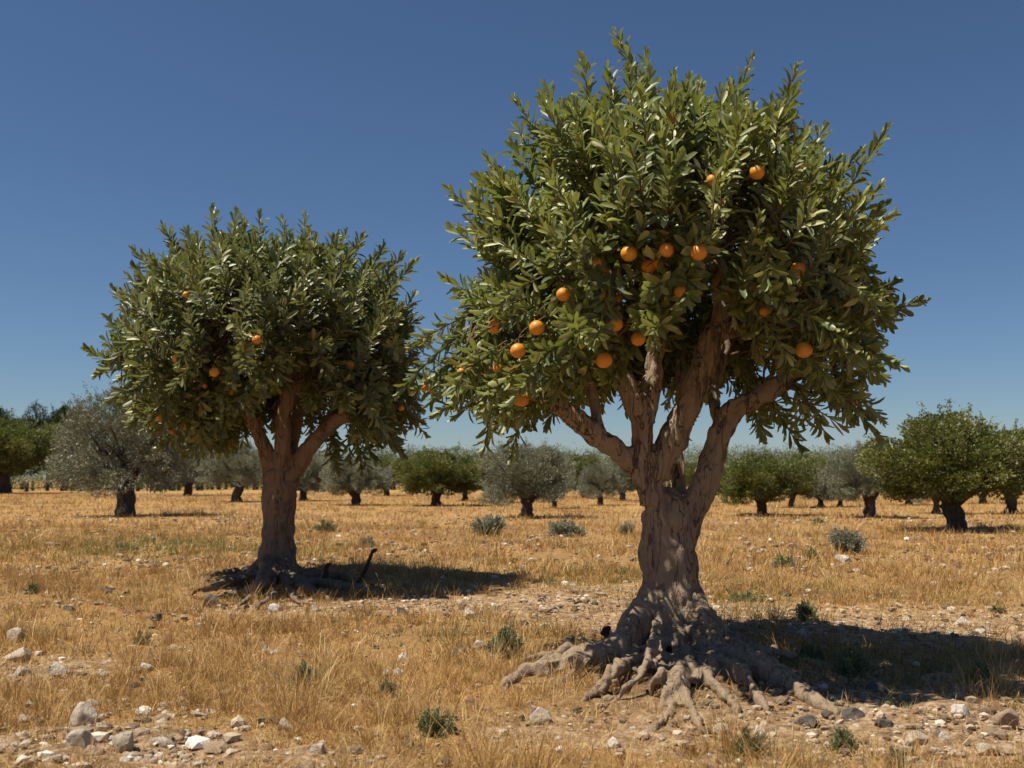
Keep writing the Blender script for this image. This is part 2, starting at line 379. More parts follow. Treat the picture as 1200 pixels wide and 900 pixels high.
def fruit_tree(name, Y, base, centre_px, sil, depth_r, tips, floor, gap, segs, limb_ends, nshoot, leafL, fruits, fr, label, mats, voxel, seedz, amp, gap_back, mer=1.0):
    root = empty(name, tuple(base), label, 'tree')
    woody(root, segs, voxel, mats, seedz, amp)
    cen = P(*centre_px, Y)
    # silhouette around the centre, in the plane of the trunk
    sp_ = np.array([P(a, b_, Y) - cen for a, b_ in sil]); ang = np.arctan2(sp_[:, 2], sp_[:, 0]); rad = np.hypot(sp_[:, 0], sp_[:, 2])
    o = np.argsort(ang); ang, rad = ang[o], rad[o]; ang = np.r_[ang[-1] - 2 * np.pi, ang, ang[0] + 2 * np.pi]; rad = np.r_[rad[-1], rad, rad[0]]
    def renv(d):
        hx = np.hypot(d[:, 0], d[:, 2]); Rr = np.interp(np.arctan2(d[:, 2], d[:, 0]), ang, rad)
        lm = np.array([1 - .16 * max(0., noise.noise(Vector(tuple(q * 3.1 + seedz)))) * 2 for q in d])
        return lm / np.sqrt((hx / Rr) ** 2 + (d[:, 1] / depth_r) ** 2)
    # secondary branches: from points along the limbs to points inside the crown
    lim = np.array([q for kd, pts, r in segs if kd.startswith('limb') for q in catmull(pts, 6)[4:]])
    def okpos(p):
        q = proj(p); fl = lerp_poly(floor, q[:, 0])
        ok = q[:, 1] < fl
        ok &= ~(inpoly(q, gap) & (p[:, 1] < Y + .35)); ok &= ~inpoly(q, gap_back)
        return ok
    d = rdir(900); d[:, 2] = np.where(d[:, 2] < -.55, -d[:, 2], d[:, 2]); e = cen + d * (renv(d) * rng.uniform(.42, .72, 900))[:, None]
    e = e[okpos(e)][:130]; TW = Tubes(); nodes = []
    for k, tip in enumerate(list(e) + [np.array(x) for x in limb_ends]):
        dd = np.linalg.norm(lim - tip, axis=1) + .9 * np.maximum(0, lim[:, 2] - tip[2] + .05)
        s0 = lim[dd.argmin()]; ln = np.linalg.norm(tip - s0)
        mid = (s0 + tip) / 2 + np.array([0, 0, .10 * ln]) + rng.normal(size=3) * .06 * ln
        q = np.array(catmull([s0, mid, tip], 5)); r0 = min(.011 + .020 * ln, .034)
        TW.add(q, np.linspace(r0, r0 * .38, len(q)), 6); nodes.append(q[3:])
    nodes = np.concatenate(nodes)
    # shoots
    d = rdir(nshoot * 4); u = rng.uniform(0, 1, len(d)); rr = renv(d) * (.40 + .56 * u ** .55)
    bs = cen + d * rr[:, None]
    lump = np.array([noise.noise(Vector(tuple(p * 2.1 + seedz))) for p in bs])
    az = d.copy(); up = np.array([0, 0, 1.])
    dirs = nz(d * .9 + up * np.where(d[:, 2] < -.1, -.1, .80)[:, None] + rng.normal(size=d.shape) * .28)
    low = d[:, 2] < -.05
    dirs[low] = nz(d[low] * .8 + rng.normal(size=(low.sum(), 3)) * .4 + np.array([0, 0, -.35]))
    ln = rng.uniform(.24, .44, len(bs)) * mer
    bs = bs - dirs * (ln * .55)[:, None]; te = bs + dirs * ln[:, None]
    keep = okpos(bs) & okpos(te + [0, 0, -.02]) & okpos((bs + te) / 2) & (lump > -.12) & inpoly(proj(te), sil)
    bs, d, dirs, ln = bs[keep][:nshoot], d[keep][:nshoot], dirs[keep][:nshoot], ln[keep][:nshoot]
    # evenly spread long shoots all over the dome
    ns = 270; gk = np.arange(ns) + .5; zz = 1 - 1.55 * gk / ns; aa = gk * 2.39996; d2 = np.stack([np.sqrt(1 - zz ** 2) * np.cos(aa), np.sqrt(1 - zz ** 2) * np.sin(aa), zz], 1); d2 = nz(d2 + rng.normal(size=d2.shape) * .09)
    dr2 = nz(d2 + np.array([0, 0, 1.]) * np.where(d2[:, 2] < -.1, -.15, .62)[:, None] + rng.normal(size=d2.shape) * .10); l2 = rng.uniform(.42, .60, ns) * mer
    b2_ = cen + d2 * (renv(d2) * rng.uniform(.96, 1.10, ns))[:, None] - dr2 * l2[:, None]; t2_ = b2_ + dr2 * l2[:, None]
    silx = [((a - centre_px[0]) * 1.07 + centre_px[0], (b_ - centre_px[1]) * 1.07 + centre_px[1]) for a, b_ in sil]
    k2 = okpos(b2_) & okpos(t2_ + [0, 0, -.05]) & okpos((b2_ + t2_) / 2) & inpoly(proj(t2_), silx)
    nbody = len(bs); bs = np.r_[bs, b2_[k2]]; dirs = np.r_[dirs, dr2[k2]]; ln = np.r_[ln, l2[k2]]
    for (px, py, dy, l) in tips:                                   # the long shoots that stand out of the crown
        tp = P(px, py, Y + dy); tp = tp - nz(tp - cen) * leafL * .55; dr = nz(tp - cen); dr = nz(dr * 1. + np.array([0, 0, .45 if dr[2] > -.1 else -.2]))
        bs = np.r_[bs, [tp - dr * l]]; dirs = np.r_[dirs, [dr]]; ln = np.r_[ln, l]
    LP_, LD, LN, LL, LC, LR = [], [], [], [], [], []
    for k in range(len(bs)):
        b0, dr, l = bs[k], dirs[k], ln[k]
        bend = rng.normal(size=3) * .12 + np.array([0, 0, .10 if dr[2] > -.1 else -.16])
        tip = k >= nbody
        n = 6; tt = np.linspace(0, 1, n); st = b0 + dr * (tt * l)[:, None] + bend * (tt ** 2 * l)[:, None]
        dd = np.linalg.norm(nodes - b0, axis=1); s0 = nodes[dd.argmin()]
        if dd.min() > .05:
            q = np.array(catmull([s0, (s0 + b0) / 2 + rng.normal(size=3) * .03, b0], 3)); TW.add(q, np.linspace(.011, .0065, len(q)), 5)
        TW.add(st, np.linspace(.0065, .0028, n), 4)
        nl = int(l / (.0142 * mer * (.72 if tip else 1))) ; ph = rng.uniform(0, 6.28); shade = rng.uniform(-.14, .14)
        young = rng.uniform() < .34
        T_ = np.linspace(.12, 1, nl); pos = b0 + dr * (T_ * l)[:, None] + bend * (T_ ** 2 * l)[:, None]
        tg = nz(dr + 2 * bend * T_[:, None]); a = nz(np.cross(tg, np.array([.3, .5, .8]))); b2 = np.cross(tg, a)
        th = ph + np.arange(nl) * 2.39996; rad_ = a * np.cos(th)[:, None] + b2 * np.sin(th)[:, None]
        el = (np.interp(T_, [0, .7, 1], [62, 50, 16]) + rng.normal(size=nl) * 11) * math.pi / 180
        ld = tg * np.cos(el)[:, None] + rad_ * np.sin(el)[:, None]
        LP_.append(pos); LD.append(ld + rng.normal(size=ld.shape) * .08); LN.append(nz(tg * np.sin(el)[:, None] - rad_ * np.cos(el)[:, None] + rng.normal(size=ld.shape) * .25))
        LL.append(leafL * np.interp(T_, [0, .3, .85, 1], [.8, 1.0, .9, .5]) * (.88 if tip else 1.) * rng.uniform(.78, 1.22, nl))
        LC.append(rng.normal(.02, .18, nl)); LR.append(np.clip(rng.beta(2.4, 3.2, nl) * .8 + shade + .20 * T_ * (1 if young else .3) + (rng.uniform(size=nl) > .985) * .4, 0, 1))
    pos = np.concatenate(LP_); ld = np.concatenate(LD); lnm = np.concatenate(LN); L = np.concatenate(LL); cu = np.concatenate(LC); rn = np.concatenate(LR)
    # fruits: out on the front of the crown, with room among the leaves
    campos = np.array([0, 0, H]); keepm = np.ones(len(pos), bool); mid = pos + nz(ld) * L[:, None] * .5
    for (px, py, deep, s) in fruits:
        d0 = nz(ray(px, py)); t = np.linspace(Y - depth_r - .3, Y + .3, 90); pts = campos + d0 * t[:, None]
        dv = pts - cen; rn_ = np.linalg.norm(dv, axis=1) / renv(nz(dv)); i = np.argmax(rn_ < (.97 - deep))
        if rn_.min() >= .97 - deep: i = rn_.argmin()
        c = pts[i]; fo = mesh('fruit', fruit_v * fr * s, fruit_f, M['fruit'], root); fo.location = c - base
        fo.rotation_euler = (rng.uniform(-.4, .4), rng.uniform(-.4, .4), rng.uniform(0, 6)); fo.data.materials[0] = M['fruit']
        st = mesh('stalk', *stalk(fr * s), M['twig'], fo)
        TW.add(np.array(catmull([c + np.array([0, 0, fr * s * 1.5]), c + nz(cen - c) * .06 + np.array([0, 0, fr * 2.4]), c + nz(cen - c) * .25 + np.array([0, 0, fr * 3.])], 3)), np.linspace(.003, .005, 7), 4)
        rel = mid - c; along = rel @ d0; lat = np.linalg.norm(rel - along[:, None] * d0, axis=1)
        keepm &= ~((np.linalg.norm(rel, axis=1) < fr * s * 1.15) | ((along < .02) & (along > -.9) & (lat < fr * s * .85)))
    sel = keepm
    v, q, t, r_ = leaves(pos[sel], ld[sel], lnm[sel], L[sel], L[sel] * rng.uniform(.25, .36, sel.sum()), cu[sel], rn[sel])
    crown = mesh('crown', v, [q, t], mats['leaf'], root, {'rnd': r_}, origin=base)
    tv, tf = TW.arrays(); mesh('twigs', tv, tf, M['twig'], crown, origin=base)
    print(name, 'leaves', sel.sum(), 'shoots', len(bs))
    return root

# fruit: a slightly flattened ball with a dimple at the stalk
th = np.linspace(0, np.pi, 13); ph = np.arange(18) * 2 * np.pi / 18
prof_r = np.sin(th) * (1 + .02 * np.cos(3 * th)); prof_z = np.cos(th) * .95 - .10 * np.exp(-(th / .25) ** 2)
fv = [np.array([[0, 0, prof_z[0]]])]
for k in range(1, 12): fv.append(np.stack([prof_r[k] * np.cos(ph), prof_r[k] * np.sin(ph), np.full(18, prof_z[k])], 1))
fv.append(np.array([[0, 0, prof_z[-1]]])); fruit_v = np.concatenate(fv)
j = np.arange(18); j2 = (j + 1) % 18
fq = np.concatenate([np.stack([1 + k * 18 + j, 1 + (k + 1) * 18 + j, 1 + (k + 1) * 18 + j2, 1 + k * 18 + j2], 1) for k in range(10)])
fruit_f = [fq, np.concatenate([np.stack([np.zeros(18, int), 1 + j, 1 + j2], 1), np.stack([np.full(18, 199), 181 + j2, 181 + j], 1)])]
def stalk(s):
    T = Tubes(); T.add(np.array([[0, 0, s * .8], [0, 0, s * 1.1], [.1 * s, 0, s * 1.5]]), [s * .16, s * .08, s * .07], 6); return T.arrays()

K0 = Y0 / F; K1 = Y1 / F
def rr(px, py, r, z): p = G(px, py, z); return p
# ---- near tree
def p0(px, py, dy=0.): return P(px, py, Y0 + dy)
segs0 = [
 ('trunk', [p0(787, 790), p0(786, 740), p0(784, 690), p0(783, 640), p0(784, 600), p0(778, 578)], [.25, .225, .193, .183, .175, .11]),
 ('trunk#', [p0(775, 620, -.03), p0(768, 580, -.03), p0(762, 555, -.05)], [.10, .085, .07]),
 ('trunk##', [p0(797, 640), p0(808, 608), p0(816, 585)], [.10, .095, .085]),
 ('limb#a', [p0(770, 580, -.04), p0(742, 543, -.10), p0(700, 511, -.18), p0(660, 480, -.26), p0(628, 460, -.34), p0(590, 440, -.45), p0(555, 420, -.5)], [0.085, 0.080, 0.072, 0.065, 0.056, 0.039, 0.026]),
 ('limb#a', [p0(700, 512, -.18), p0(697, 475, -.1), p0(686, 430, -.05), p0(680, 380, 0)], [0.046, 0.039, 0.033, 0.024]),
 ('limb#b', [p0(764, 590, -.06), p0(756, 545, -.10), p0(753, 500, -.12), p0(763, 455, -.10), p0(768, 415, -.08), p0(785, 360, -.1), p0(795, 300, -.1)], [0.091, 0.081, 0.073, 0.066, 0.055, 0.041, 0.028]),
 ('limb#b', [p0(757, 500, -.12), p0(738, 458, -.18), p0(715, 422, -.25), p0(690, 380, -.32), p0(665, 330, -.4)], [0.069, 0.060, 0.053, 0.041, 0.028]),
 ('limb#c', [p0(770, 560, -.06), p0(790, 510, -.10), p0(816, 455, -.14), p0(832, 405, -.14), p0(846, 368, -.12), p0(838, 320, -.1), p0(830, 260, 0)], [0.092, 0.087, 0.081, 0.075, 0.067, 0.046, 0.030]),
 ('limb#c', [p0(842, 385, -.13), p0(868, 384, -.2), p0(900, 360, -.25), p0(940, 310, -.3)], [0.066, 0.062, 0.048, 0.030]),
 ('limb#d', [p0(800, 610, .10), p0(796, 555, .18), p0(792, 510, .22), p0(800, 450, .35), p0(790, 370, .5), p0(770, 280, .6)], [0.077, 0.052, 0.045, 0.041, 0.036, 0.026]),
 ('limb#e', [p0(805, 610, 0), p0(828, 560, .0), p0(843, 512, .02), p0(856, 484, .0), p0(885, 468, -.08), p0(915, 448, -.15), p0(960, 410, -.2), p0(1010, 380, -.2)], [0.111, 0.098, 0.083, 0.078, 0.067, 0.056, 0.040, 0.028]),
 ('limb#e', [p0(845, 500, .02), p0(836, 462, .15), p0(850, 410, .3), p0(880, 350, .45)], [0.050, 0.043, 0.040, 0.030]),
]
def root_seg(tag_, start, pts, thin=.60, lift=0.):
    q = [np.array(start[:3])]; r = [start[3] * .8]
    for (px, py, rad) in pts:
        z = .0; rad *= thin; px += random.uniform(-5, 5); py += random.uniform(-3, 3)
        for _ in range(4):
            p = G(px, py, z); z = float(hgt(p[0], p[1])) + rad * .35 + lift
        q.append(p); r.append(rad)
    e = q[-1] + (q[-1] - q[-2]) * .3; e[2] -= .10; q.append(e); r.append(r[-1] * .6)
    return (tag_, q, r)
tx, ty = T0[0], T0[1]
segs0 += [
 root_seg('root#1', (tx - .05, ty - .02, .55, .10), [(728, 757, .17), (690, 768, .155), (648, 779, .13), (615, 793, .10), (588, 803, .05)]),
 root_seg('root#2', (tx - .05, ty - .08, .50, .08), [(748, 765, .085), (722, 785, .075), (704, 805, .058), (690, 822, .04)]),
 root_seg('root#3', (tx + .0, ty - .1, .50, .09), [(775, 765, .06), (772, 790, .048), (762, 806, .036)]),
 root_seg('root#4', (tx + .05, ty - .1, .50, .09), [(793, 765, .08), (800, 790, .078), (797, 818, .06), (778, 838, .045), (768, 852, .03)]),
 root_seg('root#4', (tx + .06, ty - .3, .14, .06), [(802, 800, .062), (812, 826, .046), (816, 846, .03)]),
 root_seg('root#5', (tx + .1, ty - .08, .45, .08), [(815, 770, .07), (832, 795, .065), (852, 815, .05), (866, 832, .032)]),
 root_seg('root#6', (tx + .1, ty, .50, .10), [(840, 760, .16), (880, 780, .14), (920, 798, .115), (952, 818, .08), (975, 838, .045)]),
 root_seg('root#7', (tx + .1, ty + .05, .42, .09), [(860, 757, .08), (910, 768, .065), (955, 776, .05), (1000, 788, .03)]),
 root_seg('root#8', (tx, ty + .12, .5, .09), [(800, 742, .09), (840, 738, .06), (880, 736, .035)]),
 root_seg('root#9', (tx - .05, ty + .12, .45, .08), [(745, 745, .08), (712, 744, .05), (690, 744, .03)]),
 root_seg('root#10', (tx + .1, ty - .05, .36, .06), [(838, 775, .055), (872, 796, .045), (895, 818, .035), (905, 836, .022)]),
 root_seg('root#11', (tx - .05, ty - .1, .42, .06), [(758, 775, .05), (738, 800, .042), (722, 822, .03), (700, 835, .02)]),
]
for k in range(26):                                                # smaller, tangled roots
    a = rng.uniform(-2.9, -.1); r1 = rng.uniform(.35, .55); r2 = r1 + rng.uniform(.15, .45); w = rng.uniform(.016, .036); a2 = a + rng.normal() * .55
    pp = [(tx + math.cos(a) * .22, ty + math.sin(a) * .22, .26), (tx + math.cos(a) * r1, ty + math.sin(a) * r1, 0), (tx + math.cos(a2) * r2, ty + math.sin(a2) * r2 * 1.2, 0), (tx + math.cos(a2) * (r2 + .25), ty + math.sin(a2) * (r2 + .3), 0)]
    pp = [np.array(p) if i == 0 else np.array([p[0], p[1], float(hgt(p[0], p[1])) + (w * .7 + random.uniform(0, .05) if i < 3 else -.05)]) for i, p in enumerate(pp)]
    segs0.append(('root#s%d' % k, pp, [w * 1.5, w, w * .9, w * .5]))

sil0 = [(490, 420), (515, 350), (575, 348), (558, 275), (562, 225), (605, 178), (658, 126), (720, 98), (790, 108), (850, 112), (906, 128), (955, 170), (1002, 208), (1015, 265), (1012, 325), (1060, 352), (1018, 400), (1032, 440), (1025, 497), (960, 500), (900, 520), (840, 480), (780, 470), (700, 470), (620, 500), (560, 515), (510, 480), (480, 440)]
tips0 = [(745, 45, 0, .5), (672, 68, .1, .5), (610, 128, 0, .5), (600, 150, .2, .4), (560, 192, -.1, .5), (545, 200, .2, .4), (532, 235, 0, .5), (540, 262, -.2, .4), (508, 335, -.2, .5), (520, 350, .1, .4), (872, 78, .1, .45), (940, 80, 0, .55), (970, 155, .2, .4), (1040, 175, 0, .5),
         (1046, 250, .1, .45), (1095, 348, -.1, .55), (1075, 335, .2, .5), (1055, 432, 0, .4), (1048, 500, 0, .35), (800, 92, .2, .4), (835, 110, -.2, .35), (780, 105, -.1, .35), (715, 100, .2, .4), (700, 120, -.3, .4), (760, 85, .3, .35), (925, 100, -.2, .5), (1000, 190, -.2, .4), (465, 425, -.2, .5),
         (470, 400, .1, .45), (485, 450, -.1, .4), (510, 490, -.1, .4), (530, 495, .1, .4), (575, 530, -.2, .35), (905, 518, .1, .3), (935, 520, -.1, .35), (985, 512, 0, .35), (1030, 470, .2, .4), (640, 110, .2, .35), (585, 215, .3, .4), (1010, 300, .3, .4), (1065, 360, .0, .4), (1045, 225, -.2, .35), (810, 515, .5, .3), (700, 480, .6, .3)]
floor0 = [(440, 460), (465, 462), (500, 490), (540, 512), (570, 530), (610, 522), (650, 500), (700, 470), (740, 468), (800, 470), (850, 470), (880, 495), (905, 515), (950, 516), (1000, 505), (1040, 515), (1060, 470), (1080, 380), (1110, 370)]
gap0 = [(640, 482), (652, 458), (690, 446), (722, 440), (742, 418), (778, 412), (800, 375), (825, 350), (850, 345), (875, 372), (890, 400), (915, 440), (925, 475), (870, 530), (640, 530)]
gapb0 = [(655, 500), (690, 462), (735, 478), (745, 530), (655, 530)]
fruits0 = [(887, 202, .0, .95), (835, 211, .08, .75), (737, 297, 0, 1.05), (760, 312, .06, 1), (781, 293, .03, .9), (819, 296, 0, 1), (770, 309, .1, .85), (935, 315, 0, .95), (798, 341, .1, .9), (700, 309, .12, .85), (660, 345, .05, .9), (722, 380, .05, .9), (748, 397, -.02, .95),
           (629, 384, 0, .98), (580, 383, 0, .98), (607, 411, 0, 1.02), (708, 422, 0, 1.1), (611, 468, 0, 1.05), (942, 410, .02, 1.08), (896, 366, .12, .75), (583, 432, .06, .7), (541, 436, .05, .75), (635, 465, .15, .75), (998, 472, .25, .85), (498, 454, .02, .7), (724, 350, .3, .7), (846, 237, .15, .5)]
mats0 = {'trunk': M['bark'], 'limb': M['bark'], 'root': M['bark'], 'leaf': M['leaf']}
ends0 = [p0(585, 430, -.5), p0(550, 400, -.4), p0(700, 250, .2), p0(640, 300, -.3), p0(800, 220, .1), p0(900, 250, 0), p0(980, 330, -.1), p0(1010, 400, 0), p0(850, 200, .3), p0(950, 460, .2)]
fruit_tree('fruit_tree', Y0, np.array([T0[0], T0[1], 0]), (790, 330), sil0, 1.62, tips0, floor0, gap0, segs0, ends0, 820, .132, fruits0, .043,
           'large near fruit tree with forked trunk, spreading roots and many orange fruits', mats0, .0118, 2., .019, gapb0)

# ---- second tree
def p1(px, py, dy=0.): return P(px, py, Y1 + dy)
tx1, ty1 = T1[0], T1[1]
segs1 = [
 ('trunk', [p1(324, 700), p1(324, 672), p1(325, 640), p1(326, 610), p1(327, 575), p1(328, 552)], [.24, .225, .20, .19, .20, .185]),
 ('limb#a', [p1(322, 565), p1(312, 530, -.1), p1(298, 498, -.2), p1(283, 475, -.3), p1(262, 440, -.4), p1(240, 400, -.4)], [0.112, 0.086, 0.077, 0.069, 0.052, 0.034]),
 ('limb#b', [p1(328, 565), p1(332, 525, -.12), p1(331, 490, -.16), p1(336, 465, -.2), p1(335, 420, -.2), p1(325, 370, -.2)], [0.112, 0.095, 0.086, 0.077, 0.056, 0.034]),
 ('limb#b', [p1(336, 470, -.2), p1(352, 448, -.2), p1(368, 410, -.2)], [0.060, 0.052, 0.034]),
 ('limb#c', [p1(334, 568), p1(352, 540, -.05), p1(373, 512, -.12), p1(398, 491, -.2), p1(428, 478, -.3), p1(460, 450, -.3)], [0.120, 0.103, 0.090, 0.077, 0.060, 0.034]),
 ('limb#d', [p1(330, 560, .1), p1(345, 510, .3), p1(350, 450, .5), p1(340, 380, .6)], [0.103, 0.077, 0.069, 0.043]),
 ('limb#c', [p1(385, 500, -.15), p1(396, 470, 0), p1(410, 430, .1), p1(420, 380, .2)], [0.060, 0.052, 0.043, 0.026]),
]
for i, (pts) in enumerate([[(300, 675, .10), (272, 680, .08), (250, 687, .06), (230, 694, .035)], [(303, 682, .09), (285, 690, .065), (268, 696, .04)], [(312, 686, .06), (300, 694, .045), (288, 703, .028), (278, 708, .018)], [(321, 688, .055), (317, 697, .045), (305, 706, .03), (298, 711, .018)],
                             [(332, 687, .06), (341, 695, .048), (352, 703, .032), (362, 709, .018)], [(348, 682, .11), (372, 684, .09), (395, 686, .075), (420, 690, .06), (440, 694, .035)], [(342, 678, .10), (368, 674, .08), (392, 674, .065), (412, 677, .045)],
                             [(290, 672, .08), (268, 672, .05), (255, 674, .03)], [(345, 686, .08), (365, 693, .06), (382, 699, .04)], [(300, 686, .06), (276, 694, .045), (256, 700, .03)]]):
    a = math.atan2(-(pts[0][1] - 680) * 3, pts[0][0] - 324)
    segs1.append(root_seg('root#%d' % i, (tx1 + .12 * math.cos(a), ty1 + .1 * math.sin(a), .30, .075), pts, .62, .04))
for k in range(22):
    a = rng.uniform(-3.3, .3); r1 = rng.uniform(.35, .55); r2 = r1 + rng.uniform(.25, .5); w = rng.uniform(.018, .034); a2 = a + rng.normal() * .35
    pp = [(tx1 + math.cos(a) * .2, ty1 + math.sin(a) * .2, .2), (tx1 + math.cos(a) * r1, ty1 + math.sin(a) * r1, 0), (tx1 + math.cos(a2) * r2, ty1 + math.sin(a2) * r2, 0)]
    pp = [np.array(p) if i == 0 else np.array([p[0], p[1], float(hgt(p[0], p[1])) + (w * .5 if i < 2 else -.04)]) for i, p in enumerate(pp)]
    segs1.append(('root#s%d' % k, pp, [w * 1.6, w, w * .5]))
sil1 = [(118, 418), (146, 360), (182, 318), (225, 292), (265, 282), (310, 288), (360, 288), (402, 300), (438, 318), (464, 345), (480, 380), (490, 425), (498, 480), (495, 522), (450, 540), (400, 552), (350, 530), (300, 525), (250, 535), (200, 522), (160, 495), (135, 458)]
tips1 = [(90, 412, 0, .6), (118, 345, 0, .55), (155, 292, .1, .5), (188, 266, 0, .55), (235, 246, 0, .5), (265, 237, .1, .5), (302, 250, 0, .45), (338, 258, .2, .4), (365, 248, 0, .45), (395, 268, -.1, .4), (430, 268, 0, .5), (460, 282, .1, .45), (490, 308, 0, .5), (500, 352, .2, .4), (512, 395, 0, .4), (100, 432, .2, .4), (130, 462, .1, .4),
         (150, 310, -.3, .4), (210, 262, .3, .4), (112, 380, .2, .45), (508, 505, 0, .4), (450, 545, .1, .4), (400, 560, 0, .4), (262, 530, 0, .35), (470, 530, -.1, .35), (495, 470, -.2, .3), (280, 250, -.2, .4), (410, 272, .3, .4), (150, 480, -.3, .5), (475, 300, -.3, .4)]
floor1 = [(60, 440), (90, 435), (130, 470), (165, 515), (200, 525), (240, 530), (290, 522), (330, 500), (370, 520), (400, 560), (440, 545), (470, 532), (505, 522), (520, 500), (540, 440)]
gap1 = [(285, 515), (292, 480), (310, 462), (345, 458), (378, 478), (418, 482), (405, 520), (360, 560), (290, 560)]
fruits1 = [(301, 398, 0, .9), (207, 420, .03, .9), (251, 436, .0, .95), (272, 459, .04, .8), (290, 474, .08, .8), (187, 489, .02, .95), (202, 506, .08, .7), (410, 427, .08, .85), (218, 345, .0, .6), (470, 478, .1, .7), (240, 452, .12, .6)]
ends1 = [p1(200, 430, -.3), p1(170, 400, 0), p1(250, 340, 0), p1(320, 310, 0), p1(400, 340, 0), p1(450, 400, 0), p1(470, 450, .1), p1(220, 470, 0), p1(430, 490, .1), p1(150, 430, .1)]
mats1 = {'trunk': M['bark2'], 'limb': M['bark2'], 'root': M['bark2'], 'leaf': M['leaf_far']}
fruit_tree('fruit_tree', Y1, np.array([T1[0], T1[1], 0]), (320, 405), sil1, 1.95, tips1, floor1, gap1, segs1, ends1, 760, .170, fruits1, .052,
           'smaller fruit tree farther back with dark tangled roots and a few orange fruits', mats1, .0145, 7., .018, [(300, 535), (330, 520), (350, 560), (300, 560)], 1.3)

# dead stick standing by the roots of the second tree
def stick(name, pix, Y, rads, label):
    T = Tubes(); q = np.array(catmull([P(a, b_, Y + c) for a, b_, c in pix], 5)); r = np.interp(np.linspace(0, 1, len(q)), np.linspace(0, 1, len(rads)), rads)
    T.add(q, r, 9, lump=.35, seed=1.7)
    k = P(*pix[-1][:2], Y + pix[-1][2]); T.add(np.array([k - [.02, 0, .03], k + [.01, 0, 0], k + [.04, 0, .015]]), [.012, .024, .014], 8, lump=.4)
    v, f = T.arrays(); base = v[v[:, 2].argmin()]; o = mesh(name, v, f, M['dead'], origin=base); o.location = base; tag(o, label, 'dead branch')
stick('dead_branch', [(413, 702, -.5), (420, 684, -.5), (428, 668, -.5), (437, 645, -.5)], Y1, [.04, .03, .022, .016], 'thin dark dead branch sticking up at the right end of the second tree roots')
stick('dead_branch', [(378, 684, -.3), (381, 674, -.3), (383, 662, -.3)], Y1, [.045, .04, .02], 'short dark pointed snag among the second tree roots')
stick('dead_branch', [(722, 762, .6), (714, 748, .6), (708, 738, .6)], Y0 - .4, [.035, .03, .02], 'short dark stub poking up behind the left root of the large tree')

